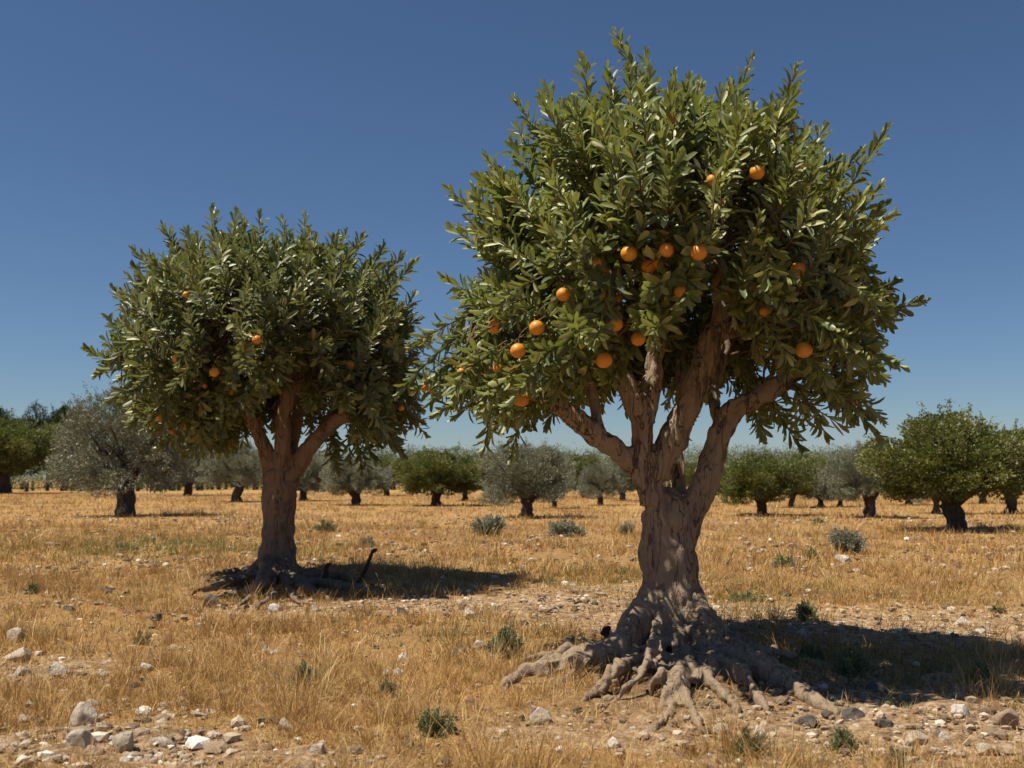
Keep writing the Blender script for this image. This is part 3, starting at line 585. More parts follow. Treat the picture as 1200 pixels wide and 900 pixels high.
# ------------------------------------------------------------------ background trees
def bg_proto(kind, seed):
    """returns meshes trunk, crown for a tree about 2 wide and 1.8 high, base at the origin"""
    rs = np.random.default_rng(seed); T = Tubes()
    w = {'olive': .15, 'green': .125, 'dark': .09}[kind]
    top = np.array([rs.normal() * .03, rs.normal() * .03, .42])
    T.add(np.array(catmull([[0, 0, -.12], [0, 0, .03], [rs.normal() * .015, 0, .2], top], 4)), np.interp(np.linspace(0, 1, 13), [0, .25, .6, 1], [w * 1.9, w * 1.15, w * .85, w * .9]), 12, lump=.5, seed=seed)
    limbs = []
    for k in range(6):
        a = k * 1.047 + rs.uniform(-.3, .3); r = rs.uniform(.35, .62); e = np.array([math.cos(a) * r, math.sin(a) * r, rs.uniform(.85, 1.15)])
        q = np.array(catmull([top - [0, 0, .08], top + (e - top) * .5 + [0, 0, -.04], e], 5)); T.add(q, np.linspace(w * .55, w * .16, len(q)), 8, lump=.3, seed=k + seed); limbs.append(e)
        for _ in range(3):
            e2 = e + rs.normal(size=3) * [.3, .3, .15] + [math.cos(a) * .12, math.sin(a) * .12, .1]; q = np.array(catmull([q[len(q) // 2], (q[6] + e2) / 2, e2], 3)); T.add(q, np.linspace(w * .16, w * .05, len(q)), 5)
            q = np.array(catmull([top, top + (e - top) * .5 + [0, 0, -.04], e], 5))
    tv, tf = T.arrays()
    # clumps of foliage on an uneven dome
    nc = {'olive': 105, 'green': 105, 'dark': 95}[kind]; cl = []
    while len(cl) < nc:
        d = nz(rs.normal(size=3)); 
        if d[2] < -.80: continue
        u = rs.uniform(.45, 1.0); side = 1 + .16 * math.sin(3 * math.atan2(d[1], d[0]) + seed)
        p = np.array([d[0] * .80 * side, d[1] * .80 * side, 1.00 + d[2] * (.62 if d[2] > 0 else .74)])
        p = np.array([0, 0, 1.0]) + (p - [0, 0, 1.0]) * u; cl.append((p, rs.uniform(.11, .23) * (1.15 if kind != 'olive' else 1)))
    pos, dr, L, rn = [], [], [], []
    for (p, s) in cl:
        shade = rs.uniform(-.15, .15); n = {'olive': 620, 'green': 560, 'dark': 480}[kind]
        n = int(n * (s / .2) ** 1.6); u = nz(rs.normal(size=(n, 3))); q = p + u * (s * rs.uniform(.35, 1.05, n) ** .4)[:, None] * [1, 1, .85]
        out = nz(q - [0, 0, .7]); pos.append(q); dr.append(nz(u * .7 + out * .8 + rs.normal(size=(n, 3)) * .35 + [0, 0, .35 if kind != 'olive' else .15]))
        L.append(rs.uniform(.7, 1.3, n)); rn.append(np.clip(rs.beta(2, 2, n) + shade, 0, 1))
        for _ in range(3 if kind == 'olive' else 2):               # stray sprigs that break the outline
            dd = nz(nz(p - [0, 0, .75]) + rs.normal(size=3) * .35 + [0, 0, .3]); m_ = 70; t = rs.uniform(0, 1, m_); ll = s * rs.uniform(1.0, 1.75)
            pos.append(p + dd * (t * ll)[:, None] + rs.normal(size=(m_, 3)) * .016); dr.append(nz(dd + rs.normal(size=(m_, 3)) * .6)); L.append(rs.uniform(.6, 1.1, m_)); rn.append(np.clip(rs.beta(2, 2, m_) + shade + .1, 0, 1))
    pos = np.concatenate(pos); dr = np.concatenate(dr)
    ex = np.percentile(np.abs(pos[:, :2]), 98) ; pos[:, :2] /= ex; zt = np.percentile(pos[:, 2], 99.3); pos[:, 2] = np.where(pos[:, 2] > .9, .9 + (pos[:, 2] - .9) * 1. / (zt - .9) * .9, pos[:, 2])
    L = np.concatenate(L) * {'olive': .040, 'green': .042, 'dark': .05}[kind]; rn = np.concatenate(rn)
    v, q, r_ = small_leaves(pos, dr, nz(rs.normal(size=pos.shape)), L, L * {'olive': .36, 'green': .62, 'dark': .42}[kind], rn)
    mt = {'olive': M['olive_leaf'], 'green': M['green_leaf'], 'dark': M['dark_leaf']}[kind]
    t = mesh('trunk', tv, tf, M['olive_bark']); c = mesh('crown', v, [q], mt, attrs={'rnd': r_}, smooth=False)
    return t, c
protos = {k: [bg_proto(k, s) for s in ss] for k, ss in {'olive': (1, 2, 3), 'green': (11, 12, 13), 'dark': (21, 22)}.items()}
used = set()
OL, GR, DK = 'olive', 'green', 'dark'
# base px, base py, crown left, right, top, kind, label
BG = [
 (155, 604, 62, 200, 452, OL, 'large grey-green olive tree left of the second fruit tree, wispy top and dark shadow'),
 (5, 578, -48, 62, 486, GR, 'dense green tree cut by the left edge of the photo'),
 (60, 571, 12, 92, 472, DK, 'dark green tree behind the trees at the far left'),
 (-20, 572, -60, 40, 476, DK, 'dark tree top at the extreme left edge'),
 (222, 581, 184, 252, 520, OL, 'grey olive tree between the large left olive and the second fruit tree trunk'),
 (279, 588, 238, 310, 514, OL, 'grey olive tree just left of the second fruit tree trunk'),
 (352, 587, 332, 392, 528, OL, 'grey olive tree just right of the second fruit tree trunk'),
 (417, 592, 382, 452, 534, OL, 'grey olive tree with slim dark trunk right of the second fruit tree'),
 (453, 581, 428, 480, 536, GR, 'small green tree between a grey olive and a broad green tree'),
 (512, 593, 466, 556, 524, GR, 'broad bright green tree midway between the two fruit trees'),
 (545, 587, 520, 572, 534, GR, 'green tree close behind the right side of the broad bright green tree'),
 (577, 589, 552, 606, 538, GR, 'green tree half hidden behind the left side of the big central olive'),
 (617, 607, 570, 668, 515, OL, 'big round grey olive tree with thick dark trunk under the near fruit tree'),
 (649, 596, 630, 672, 540, OL, 'olive tree half hidden behind the right side of the big central olive'),
 (683, 584, 660, 712, 531, GR, 'rounded green tree right of the big central olive'),
 (702, 592, 684, 728, 541, OL, 'small grey olive tree in front of the rounded green tree'),
 (728, 587, 710, 756, 538, OL, 'small grey olive tree just left of the near fruit tree trunk'),
 (815, 580, 790, 842, 540, GR, 'green tree seen through the fork right of the near fruit tree trunk'),
 (849, 589, 832, 872, 545, GR, 'small green tree between the near fruit tree and the round green tree'),
 (893, 605, 848, 942, 529, GR, 'round green tree with thick trunk right of the near fruit tree'),
 (926, 595, 905, 952, 538, GR, 'small green tree just right of the round green tree'),
 (961, 594, 940, 988, 550, OL, 'low grey olive tree between the round green tree and the leaning olive'),
 (945, 578, 925, 968, 530, GR, 'green tree top rising behind the low grey olive'),
 (1020, 607, 974, 1062, 516, OL, 'broad olive tree with split pale trunk left of the largest green tree'),
 (985, 594, 965, 1004, 546, OL, 'small olive tree behind the left side of the broad split trunk olive'),
 (1065, 592, 1038, 1095, 530, OL, 'olive tree between the split trunk olive and the largest green tree'),
 (1121, 622, 1040, 1206, 480, GR, 'largest background green tree, standing alone in front at the right'),
 (1097, 602, 1072, 1126, 528, OL, 'olive tree whose trunk shows just left of the largest green tree trunk'),
 (1180, 602, 1145, 1245, 500, GR, 'green tree cut by the right edge of the photo'),
 (1150, 590, 1125, 1185, 525, GR, 'green tree behind the right side of the largest green tree'),
]
for i, (bx, by, x0, x1, yt, kind, lab) in enumerate(BG):
    p = ga(bx, by); Yd = p[1]; wm = (x1 - x0) * Yd / F; hm = P(bx, yt, Yd)[2] - p[2]
    k = i % len(protos[kind]); tr, cr = protos[kind][k]
    sx = wm / 1.88; sz = hm / 1.94; e = empty('olive_tree' if kind == OL else ('green_tree' if kind == GR else 'dark_tree'), tuple(p), lab, 'tree', 'trees of the grove behind', rng.uniform(0, 6.28))
    if (kind, k) not in used: used.add((kind, k)); t, c = tr, cr
    else:
        t, c = tr.copy(), cr.copy(); C.objects.link(t); C.objects.link(c)
    t.parent = e; c.parent = e; e.scale = (sx, sx, sz); 
    off = ((x0 + x1) / 2 - bx) * Yd / F
    e.location.x += off * .35
# far wood behind the grove: one mass along the horizon
P_, D_, L_, R_ = [], [], [], []
TWd = Tubes()
for k in range(620):
    a = rng.uniform(-.66, .66); dist = rng.uniform(95, 140); cx, cy = math.sin(a) * dist, math.cos(a) * dist; s = rng.uniform(1.0, 1.9) * dist / 115
    hh = rng.uniform(2.7, 3.9) * dist / 100 + (.9 if a < -.38 else 0) ; n = 750; u = nz(rng.normal(size=(n, 3)))
    P_.append(np.array([cx, cy, hh * .48 + .25]) + u * (rng.uniform(.5, 1.08, n))[:, None] * [s, s, hh * .58]); D_.append(nz(u + [0, 0, .4])); L_.append(rng.uniform(.11, .22, n)); R_.append(np.clip(rng.beta(2, 2, n) + rng.uniform(-.2, .2), 0, 1))
    TWd.add(np.array([[cx, cy, -.1], [cx, cy, .8]]), [.18, .12], 6)
v, q, r_ = small_leaves(np.concatenate(P_), np.concatenate(D_), rdir(620 * 750), np.concatenate(L_), np.concatenate(L_) * .5, np.concatenate(R_))
fw = mesh('far_wood', v, [q], M['wood_leaf'], attrs={'rnd': r_}, smooth=False); tag(fw, 'line of distant green trees along the horizon', 'wood', kind='stuff')
tv, tf = TWd.arrays(); mesh('trunks', tv, tf, M['olive_bark'], fw)

# ------------------------------------------------------------------ shrubs and weeds
def shrub_mesh(kind, seed):
    """about 1 wide and .75 high"""
    rs = np.random.default_rng(seed); T = Tubes(); pos, dr, L, rn = [], [], [], []
    ns = 46 if kind == 'grey' else 40
    for k in range(ns):
        a = rs.uniform(0, 6.28); tilt = rs.uniform(0, 1) ** .6 * 1.3; d = np.array([math.cos(a) * math.sin(tilt), math.sin(a) * math.sin(tilt), math.cos(tilt)]); l = rs.uniform(.42, .72) * (1 - .2 * tilt)
        b0 = np.array([math.cos(a), math.sin(a), 0]) * rs.uniform(0, .10); st = np.array(catmull([b0, b0 + d * l * .5 + rs.normal(size=3) * .03, b0 + d * l + [0, 0, .03]], 3)); T.add(st, np.linspace(.011, .004, len(st)), 4)
        n = 95; t = rs.uniform(.2, 1.05, n); q = b0 + d * (t * l)[:, None]; th = rs.uniform(0, 6.28, n); r_ = rs.normal(size=(n, 3)) * .035
        pos.append(q + r_); dr.append(nz(d + nz(rs.normal(size=(n, 3))) * .9)); L.append(rs.uniform(.06, .12, n)); rn.append(np.clip(rs.beta(2, 2, n) + .3 * (t - .6), 0, 1))
    pos = np.concatenate(pos); dr = np.concatenate(dr); L = np.concatenate(L); rn = np.concatenate(rn); pos[:, 2] = np.maximum(pos[:, 2], .0)
    v, q, r_ = small_leaves(pos, dr, nz(rs.normal(size=pos.shape)), L, L * (.3 if kind == 'grey' else .4), rn); tv, tf = T.arrays()
    return mesh('stems', tv, tf, M['twig']), mesh('foliage', v, [q], M['shrub_grey'] if kind == 'grey' else M['shrub_green'], attrs={'rnd': r_}, smooth=False)
sp_ = {'grey': [shrub_mesh('grey', 1), shrub_mesh('grey', 2)], 'green': [shrub_mesh('green', 3), shrub_mesh('green', 4), shrub_mesh('green', 5)]}; su = set()
SH = [
 (572, 628, 40, 27, 'grey', 'round grey-green shrub in the dry grass left of the near tree, below the central olive'),
 (658, 630, 42, 20, 'grey', 'grey-green shrub nearer the near fruit tree trunk, right of the central olive'),
 (678, 628, 20, 13, 'grey', 'small tuft touching the right side of a grey-green shrub'),
 (736, 627, 22, 14, 'grey', 'small low grey shrub touching the left side of the near trunk'),
 (380, 624, 26, 18, 'green', 'small green shrub in dry grass just right of the second tree trunk'),
 (429, 641, 22, 12, 'grey', 'faint low grey shrub above the dead branch'),
 (993, 648, 40, 32, 'grey', 'largest round grey shrub in the field right of the near tree'),
 (954, 656, 24, 17, 'green', 'small green shrub beside the largest round grey shrub'),
 (920, 665, 36, 18, 'green', 'low wide green shrub left of the other field shrubs at right'),
 (945, 727, 28, 26, 'green', 'bushy green plant on bare soil right of the near trunk'),
 (590, 768, 46, 40, 'green', 'dark green weed by the left root of the near tree'),
 (512, 860, 52, 36, 'green', 'bushy green weed in the foreground grass left of the roots'),
 (357, 808, 42, 34, 'green', 'upright green weed in dry grass below the second tree'),
 (167, 758, 22, 24, 'green', 'small upright green weed left of centre in the left foreground'),
 (455, 812, 26, 20, 'green', 'small faded green weed between two larger foreground weeds'),
 (38, 697, 18, 16, 'green', 'dark little weed near the left edge'),
 (1000, 792, 44, 46, 'green', 'dark bush inside the near tree shadow'),
 (952, 775, 34, 30, 'green', 'dark weed at the left end of the near tree shadow'),
 (1150, 800, 36, 30, 'green', 'dark weed at the right end of the near tree shadow'),
 (880, 882, 38, 36, 'green', 'green weed at the bottom below the right roots'),
 (1052, 900, 30, 28, 'green', 'green weed at the bottom edge in the right foreground'),
 (960, 614, 16, 8, 'green', 'tiny weed near the distant round green tree'),
 (870, 706, 40, 16, 'green', 'flat green weed right of the trunk in the dry field'),
 (148, 645, 34, 10, 'green', 'flat green weed in the far left field'),
 (988, 878, 34, 30, 'green', 'pale green weed among straw in the lower right foreground'),
 (1168, 716, 22, 9, 'green', 'flat green weed in the field by the right edge'),
]
for i, (px, py, w, h, kind, lab) in enumerate(SH):
    p = ga(px, py); q_ = .8 if kind == 'green' else .95; wm = w * q_ * p[1] / F; hm = h * q_ * .85 * p[1] / F; k = i % len(sp_[kind]); st, fo = sp_[kind][k]
    e = empty('shrub', tuple(p - np.array([0, 0, .01])), lab, 'shrub', None, rng.uniform(0, 6.28))
    if (kind, k) not in su: su.add((kind, k))
    else:
        st, fo = st.copy(), fo.copy(); C.objects.link(st); C.objects.link(fo)
    st.parent = e; fo.parent = e; e.scale = (wm / .95, wm / .95, hm / .52)

# ------------------------------------------------------------------ stones
def ico(sub):
    import bmesh
    bm = bmesh.new(); bmesh.ops.create_icosphere(bm, subdivisions=sub, radius=1); v = np.array([x.co[:] for x in bm.verts]); f = np.array([[y.index for y in x.verts] for x in bm.faces]); bm.free(); return v, f
IV, IF = ico(4); IV2, IF2 = ico(2)
def rock_v(v, seed, flat=.6, cuts=12):
    rs = np.random.default_rng(seed); v = v.copy()
    for _ in range(cuts):                                          # broken planes
        n = nz(rs.normal(size=3)); dlim = rs.uniform(.40, .78); s = v @ n; v -= np.maximum(0, s - dlim)[:, None] * n
    nn = np.array([noise.noise(Vector(tuple(p * 1.7 + seed))) * .10 + noise.noise(Vector(tuple(p * 5 + seed))) * .035 for p in v]); v = v * (1 + nn)[:, None]
    v[:, 2] *= flat; return v
PALE, WHITE, DARK, TAN = 'limestone', 'white_stone', 'dark_stone', 'tan_stone'
ST = [
 (97, 853, 34, 26, PALE, 'pale tilted stone slab standing in gravel at the lower left'), (140, 884, 38, 24, PALE, 'broad pale stone at the bottom left, right of the other big stones'), (90, 882, 32, 20, PALE, 'flat pale stone in front of the tilted slab'),
 (104, 887, 24, 16, TAN, 'rounded brownish stone touching the broad pale stone at lower left'),
 (333, 860, 26, 20, PALE, 'blocky pale stone in straw at the lower left of centre'), (372, 886, 22, 18, PALE, 'rounded pale stone half sunk in straw at the bottom'), (168, 789, 17, 11, WHITE, 'small white stone above the gravel patch'),
 (62, 792, 24, 16, PALE, 'rounded pale stone on gravel in the left foreground'), (16, 776, 34, 14, PALE, 'long flat stone at the left edge'), (15, 753, 20, 15, PALE, 'pale rough stone by the left edge, topmost of the left gravel'),
 (22, 795, 26, 14, PALE, 'flat grey-beige stone near the left edge below the long flat one'), (310, 766, 16, 10, WHITE, 'white stone in dry grass at left centre'), (322, 767, 12, 7, WHITE, 'smaller white stone touching another white stone at left centre'),
 (245, 713, 24, 15, DARK, 'largest dark stone left of the second tree roots'), (78, 717, 14, 9, DARK, 'dark stone near the left side, middle distance'), (124, 695, 13, 9, DARK, 'dark rounded stone in the left middle distance, farthest one'), (183, 726, 12, 8, DARK, 'small dark stone left of the largest dark stone'),
 (262, 714, 8, 6, DARK, 'tiny dark stone right of the largest dark stone'), (321, 719, 14, 11, WHITE, 'white stone in front of the second tree roots'), (368, 718, 11, 9, PALE, 'pale stone right of the white stone before the second tree roots'),
 (470, 721, 14, 11, DARK, 'dark topped stone below the second tree shadow'), (432, 722, 10, 8, DARK, 'small dark stone left of the dark topped stone'), (522, 724, 9, 6, DARK, 'small dark stone right of the dark topped stone'), (552, 726, 18, 10, WHITE, 'bright white stone between the two trees'),
 (538, 768, 24, 16, DARK, 'dark grey stone left of the near tree left root'), (562, 762, 24, 11, PALE, 'pale flat stone right of the dark grey stone'), (473, 775, 17, 11, WHITE, 'white stone lying in straw at centre left'), (466, 791, 13, 7, WHITE, 'small flat white stone below another in straw'), (453, 790, 10, 6, WHITE, 'smallest white stone of the trio in centre left straw'),
 (320, 800, 14, 14, DARK, 'dark stone beside the upright green weed'), (632, 848, 26, 20, PALE, 'pale stone with white top below the left root'), (626, 838, 14, 16, TAN, 'upright tan stone behind the pale stone below the left root'),
 (722, 878, 17, 14, WHITE, 'white rounded stone in the bottom centre straw'), (990, 659, 20, 7, WHITE, 'white stone beside the largest grey shrub'), (942, 675, 9, 6, WHITE, 'small white stone with a dark one behind in the right field'), (949, 672, 8, 8, DARK, 'small dark stone touching a white one in the right field'),
 (1128, 733, 18, 9, WHITE, 'bright white rounded stone in the right field'), (1130, 842, 24, 20, WHITE, 'white pointed stone at the edge of the shadow at right'), (1186, 853, 28, 22, TAN, 'pinkish stone at the right edge'), (1080, 872, 32, 16, PALE, 'wide pale stone on bare soil in the lower right'),
 (1100, 865, 20, 16, TAN, 'tan stone leaning on the wide pale stone at lower right'), (1158, 884, 28, 12, PALE, 'flat pale stone sunk in soil in the lower right corner'), (1110, 868, 12, 9, WHITE, 'small white stone near the leaning tan stone'), (832, 747, 10, 10, DARK, 'dark blocky stone right of the near trunk'),
 (668, 755, 18, 12, DARK, 'dark stone behind the left root'), (700, 815, 14, 10, PALE, 'pale stone between the front roots'), (890, 865, 12, 14, WHITE, 'white stone on soil below the right roots'), (850, 862, 22, 12, PALE, 'pale flat stone below the front roots'),
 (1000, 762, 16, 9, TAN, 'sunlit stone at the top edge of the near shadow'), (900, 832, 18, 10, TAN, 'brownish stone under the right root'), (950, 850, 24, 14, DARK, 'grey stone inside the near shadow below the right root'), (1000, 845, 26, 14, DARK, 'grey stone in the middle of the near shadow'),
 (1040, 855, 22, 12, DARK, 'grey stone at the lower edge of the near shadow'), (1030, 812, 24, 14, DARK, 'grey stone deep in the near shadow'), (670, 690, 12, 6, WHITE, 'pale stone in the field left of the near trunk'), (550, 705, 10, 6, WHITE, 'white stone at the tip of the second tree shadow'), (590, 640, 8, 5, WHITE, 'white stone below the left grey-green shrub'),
 (942, 745, 9, 8, WHITE, 'white stone right of the dark blocky stone'), (1062, 728, 9, 5, WHITE, 'small white stone on pale soil at right'), (1100, 600, 12, 4, WHITE, 'far white stone beneath the largest green tree'), (1150, 742, 12, 6, WHITE, 'white stone on pale soil near the right side'),
]
def put_rock(px, py, w, h, mat, lab, seed, grp=None):
    p = ga(px, py); k = p[1] / F; wm, hm = w * k, h * k; v = rock_v(IV, seed) ; ext = v.max(0) - v.min(0)
    v = v / ext * [wm, wm * random.uniform(.65, .9), hm * 1.5]; a = random.uniform(-.5, .5); v = v @ np.array([[math.cos(a), math.sin(a), 0], [-math.sin(a), math.cos(a), 0], [0, 0, 1]])
    o = mesh('stone', v, [IF], M[mat]); o.location = (p[0], p[1] + wm * .3, p[2] + hm * .16); o.rotation_euler = (random.uniform(-.2, .2), random.uniform(-.25, .25), 0)
    tag(o, lab, 'stone', grp)
for i, s in enumerate(ST): put_rock(*s, i * 7 + 3)
# lesser stones one can still count, in beds
BEDS = [('fist sized pale stone in the gravel bed at the lower left', (0, 260, 820, 898), 112, (9, 25)), ('small pale stone in the gravel at the left edge', (0, 130, 755, 815), 28, (7, 15)), ('small stone on the shaded ground right of the near tree roots', (930, 1110, 800, 860), 20, (8, 18)),
        ('small pale stone on the soil at the lower right', (1060, 1198, 850, 898), 14, (7, 16)), ('small pale stone at the foot of the near tree roots', (600, 900, 838, 885), 20, (6, 15)), ('small bright stone on the pale soil strip right of the near trunk', (830, 1198, 715, 775), 10, (4, 9)), ('small pale stone on the soil between the two fruit trees', (430, 740, 700, 740), 16, (4, 9)),
        ('small stone in front of the second tree roots', (200, 420, 704, 735), 20, (4, 9))]
seed = 900; variants = []
for k in range(8): variants.append(rock_v(IV2, 500 + k, random.uniform(.45, .75), 11))
for lab, (x0, x1, y0_, y1_), n, (a, b_) in BEDS:
    for k in range(n):
        px, py = random.uniform(x0, x1), random.uniform(y0_, y1_); p = ga(px, py); w = a + (b_ - a) * random.random() ** 2; s = w * p[1] / F * .5
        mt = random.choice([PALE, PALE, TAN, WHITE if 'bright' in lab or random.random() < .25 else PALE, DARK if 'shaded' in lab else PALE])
        o = mesh('stone', variants[k % 8] * s, [IF2], M[mt]); o.location = (p[0], p[1], p[2] + s * .08); o.rotation_euler = (random.uniform(-.4, .4), random.uniform(-.4, .4), random.uniform(0, 6)); tag(o, lab, 'stone', lab.replace('stone', 'stones').replace('fist sized', 'fist sized'))

# pebbles: nobody could count them
def sample_ground(n, y0_, y1_, pw=1.0):
    """points inside the view wedge (plus a margin)"""
    u = rng.uniform(0, 1, n); y = (y0_ ** pw + u * (y1_ ** pw - y0_ ** pw)) ** (1 / pw); x = rng.uniform(-1, 1, n) * (y * .60 + 1.2); return x, y
x, y = sample_ground(190000, 3.3, 32, 1.2); bv = bare(x, y); keep = rng.uniform(0, 1, len(x)) < np.clip((bv - .12) * .6 + .20, .18, .75) * np.clip(9 / y, .30, 1) + dirt(x, y) * .25; x, y = x[keep], y[keep]
n = len(x); s = rng.lognormal(math.log(.0092), .62, n).clip(.004, .042) * np.clip(y / 8, .8, 2.2) * (1 + 1.1 * blob(x, y, 150, 865, 1., .8) + .5 * blob(x, y, 1080, 850, 1.2, .8)); low_v = [rock_v(ico(1)[0], 700 + k, .7, 4) for k in range(6)]; lf = ico(1)[1]
a = rng.uniform(0, 6.28, n); V_ = np.array([low_v[k % 6] for k in range(n)]); ca, sa = np.cos(a)[:, None], np.sin(a)[:, None]
X_ = V_[:, :, 0] * ca - V_[:, :, 1] * sa; Y_ = V_[:, :, 0] * sa + V_[:, :, 1] * ca
V_ = np.stack([X_ * s[:, None] + x[:, None], Y_ * s[:, None] * .8 + y[:, None], V_[:, :, 2] * s[:, None] * .8 + (hgt(x, y) + s * .35)[:, None]], -1)
lf_ = (lf[None] + (np.arange(n) * V_.shape[1])[:, None, None]).reshape(-1, 3)
pb = mesh('gravel', V_.reshape(-1, 3), [lf_], M['pebble'], attrs={'rnd': np.repeat(np.clip(rng.beta(1.25, 1.5, n) * (1 - .75 * dirt(x, y)), 0, 1), V_.shape[1])}, smooth=False); tag(pb, 'scattered pebbles and limestone chips on the dry soil', 'gravel', kind='stuff'); print('pebbles', n)

# ------------------------------------------------------------------ grass
def blades(x, y, z, az, lean, L, W, rnd):
    """three-station blade, bending over"""
    N = len(x); d = np.stack([np.cos(az), np.sin(az), np.zeros(N)], 1); s = np.stack([-np.sin(az), np.cos(az), np.zeros(N)], 1)
    fa = rng.uniform(0, np.pi, N); s = s * np.cos(fa)[:, None] + d * np.sin(fa)[:, None]
    b0 = np.stack([x, y, z], 1); up = np.array([0, 0, 1.])
    st = []
    for t, w in ((0, 1.), (.45, .85), (.8, .5), (1, 0)):
        h = np.sin(np.minimum(lean * 1.0, 1.5) * 0 + 1.57) * t; ang = lean * (.35 + .65 * t)
        c = b0 + (d * (np.sin(ang) * t * L)[:, None] + up * (np.cos(ang) * t * L)[:, None])
        if w > 0: st += [c - s * (W * w * .5)[:, None], c + s * (W * w * .5)[:, None]]
        else: st += [c]
    v = np.stack(st, 1)
    q = np.array([[0, 1, 3, 2], [2, 3, 5, 4]]); t_ = np.array([[4, 5, 6]]); o = (np.arange(N) * 7)[:, None, None]
    return v.reshape(-1, 3), (q[None] + o).reshape(-1, 4), (t_[None] + o).reshape(-1, 3), np.repeat(rnd, 7)
def grass(name, mat, label, bands, dens, base_c=0.5):
    VV, QQ, TT, RR = [], [], [], []; off = 0
    for (y0_, y1_, ntuft, nb, Lm, Wm, spread, lean_s) in bands:
        x, y = sample_ground(ntuft, y0_, y1_, 1.6); k = rng.uniform(0, 1, len(x)) < dens(x, y); x, y = x[k], y[k]; n = len(x)
        cnt = np.maximum(2, rng.poisson(nb, n)); sz = rng.lognormal(-.05, .42, n).clip(.35, 2.1); idx = np.repeat(np.arange(n), cnt); N = len(idx)
        tone = rng.normal(0, .13, n) + .16 * vnoise(x, y, .8, 4.)
        r = np.abs(rng.normal(0, spread, N)) * sz[idx]; a = rng.uniform(0, 6.28, N); bx = x[idx] + np.cos(a) * r; by = y[idx] + np.sin(a) * r
        lean = np.abs(rng.normal(0, lean_s, N)) + r / spread * .25; L = Lm * sz[idx] * rng.uniform(.45, 1.2, N); az = a + rng.normal(0, .7, N)
        v, q, t, rr_ = blades(bx, by, hgt(bx, by) - .008, az, lean.clip(0, 1.5), L, Wm * rng.uniform(.6, 1.3, N), np.clip(rng.beta(2.2, 2.2, N) + tone[idx], 0, 1))
        VV.append(v); QQ.append(q + off); TT.append(t + off); RR.append(rr_); off += len(v)
    v = np.concatenate(VV); print(name, len(v) // 7)
    o = mesh(name, v, [np.concatenate(QQ), np.concatenate(TT)], mat, attrs={'rnd': np.concatenate(RR)}); tag(o, label, 'grass', kind='stuff'); return o
def trunkmask(x, y): return 1 - np.clip(np.exp(-(((x - T0[0]) / .52) ** 2 + ((y - T0[1] + .15) / .6) ** 2)) * 1.3 + np.exp(-(((x - T1[0] - .1) / .95) ** 2 + ((y - T1[1] + .45) / .75) ** 2)) * 1.5, 0, 1)
def dgrass(x, y):
    nse = vnoise(x, y, .9, 9.) + .9 * vnoise(x, y, 3.1, 2.)
    return np.clip(.78 - .95 * bare(x, y) + 1.0 * nse, .03, 1) * trunkmask(x, y)
grass('dry_grass', M['straw'], 'dry golden straw grass covering the field', [
    (3.2, 6.5, 4300, 22, .092, .0026, .030, .5), (3.2, 9, 1000, 7, .24, .0024, .03, .4), (3.2, 6.5, 420, 110, .17, .0024, .055, .62), (6.5, 13, 800, 60, .17, .004, .07, .6), (13, 26, 1100, 30, .20, .008, .12, .55), (6.5, 12, 6200, 16, .098, .0042, .045, .48), (12, 25, 9500, 11, .12, .008, .10, .5), (25, 75, 15000, 8, .14, .018, .25, .45)], dgrass)
grass('dry_litter', M['straw'], 'flattened dead straw lying on the soil', [(3.2, 7, 12000, 10, .075, .0028, .07, 1.9), (7, 13, 9000, 9, .09, .0045, .09, 1.9)], lambda x, y: np.clip(1. - .62 * bare(x, y), .2, 1))
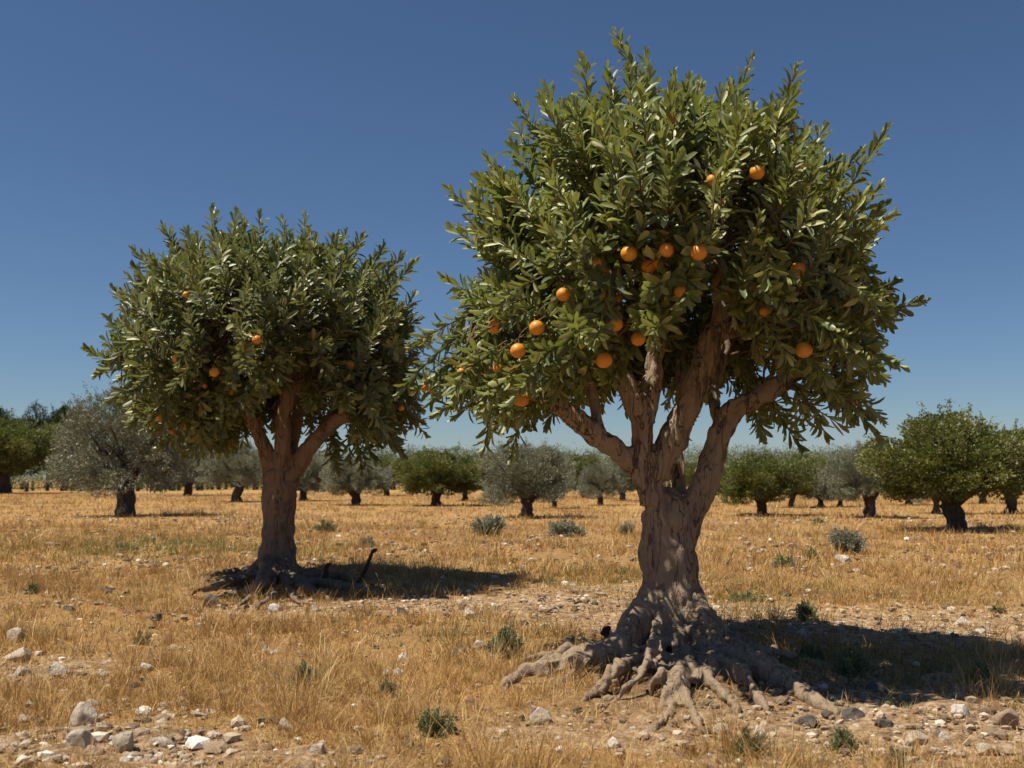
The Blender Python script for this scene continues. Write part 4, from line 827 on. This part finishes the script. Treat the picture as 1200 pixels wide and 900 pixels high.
GP = [(150, 640, 2.6, 2.0, .9), (255, 645, 1.8, 1.5, .8), (200, 692, .8, .5, .7), (700, 678, .9, .9, .9), (660, 672, .9, .6, .6), (880, 698, 1., .8, .8), (1110, 696, 1, .8, .4), (470, 665, 1.6, .8, .4), (580, 750, .5, .35, .7), (995, 785, .9, .6, .7), (880, 875, .2, .15, .8), (985, 880, .25, .15, .5), (450, 810, .25, .2, .5), (360, 800, .2, .2, .3), (30, 735, .6, .6, .2)]
def dgreen(x, y):
    s = 0
    for px, py, rx, ry, a in GP: s = s + a * blob(x, y, px, py, rx, ry)
    return np.clip(s * (.9 + .9 * vnoise(x, y, 2.2, 5.)), 0, .95) * trunkmask(x, y)
grass('green_grass', M['grass_green'], 'patches of fresh green grass among the dry straw', [(3.3, 7, 5000, 14, .085, .003, .03, .5), (7, 12, 6000, 12, .09, .0045, .05, .5), (12, 26, 15000, 10, .11, .008, .1, .5)], dgreen)

# ------------------------------------------------------------------ light, sky
EL, AZ = R(64), R(-107)              # sun high on the left, a little behind the camera
w = bpy.data.worlds.new('World'); SC.world = w; w.use_nodes = True; nt = w.node_tree; bg = nt.nodes['Background']
sky = nd(nt, 'ShaderNodeTexSky'); sky.sky_type = 'NISHITA'; sky.sun_disc = False; sky.sun_elevation = EL; sky.sun_rotation = AZ; sky.altitude = 500; sky.air_density = 1.0; sky.dust_density = .2; sky.ozone_density = 7.5
hs = nd(nt, 'ShaderNodeHueSaturation'); hs.inputs['Saturation'].default_value = 1.02; nt.links.new(sky.outputs[0], hs.inputs['Color']); nt.links.new(hs.outputs[0], bg.inputs[0]); bg.inputs[1].default_value = .052
sd = bpy.data.lights.new('sun', 'SUN'); sd.energy = 5.0; sd.angle = R(.53); sd.color = (1, .91, .75); so = bpy.data.objects.new('sun', sd); C.objects.link(so)
to_sun = Vector((math.sin(AZ) * math.cos(EL), math.cos(AZ) * math.cos(EL), math.sin(EL))); so.rotation_euler = to_sun.to_track_quat('Z', 'Y').to_euler(); so.location = (-20, -8, 40)
SC.view_settings.view_transform = 'Standard'; SC.view_settings.look = 'None'; SC.view_settings.exposure = .48; SC.view_settings.gamma = 1
try: SC.view_settings.use_curve_mapping = False
except Exception: pass
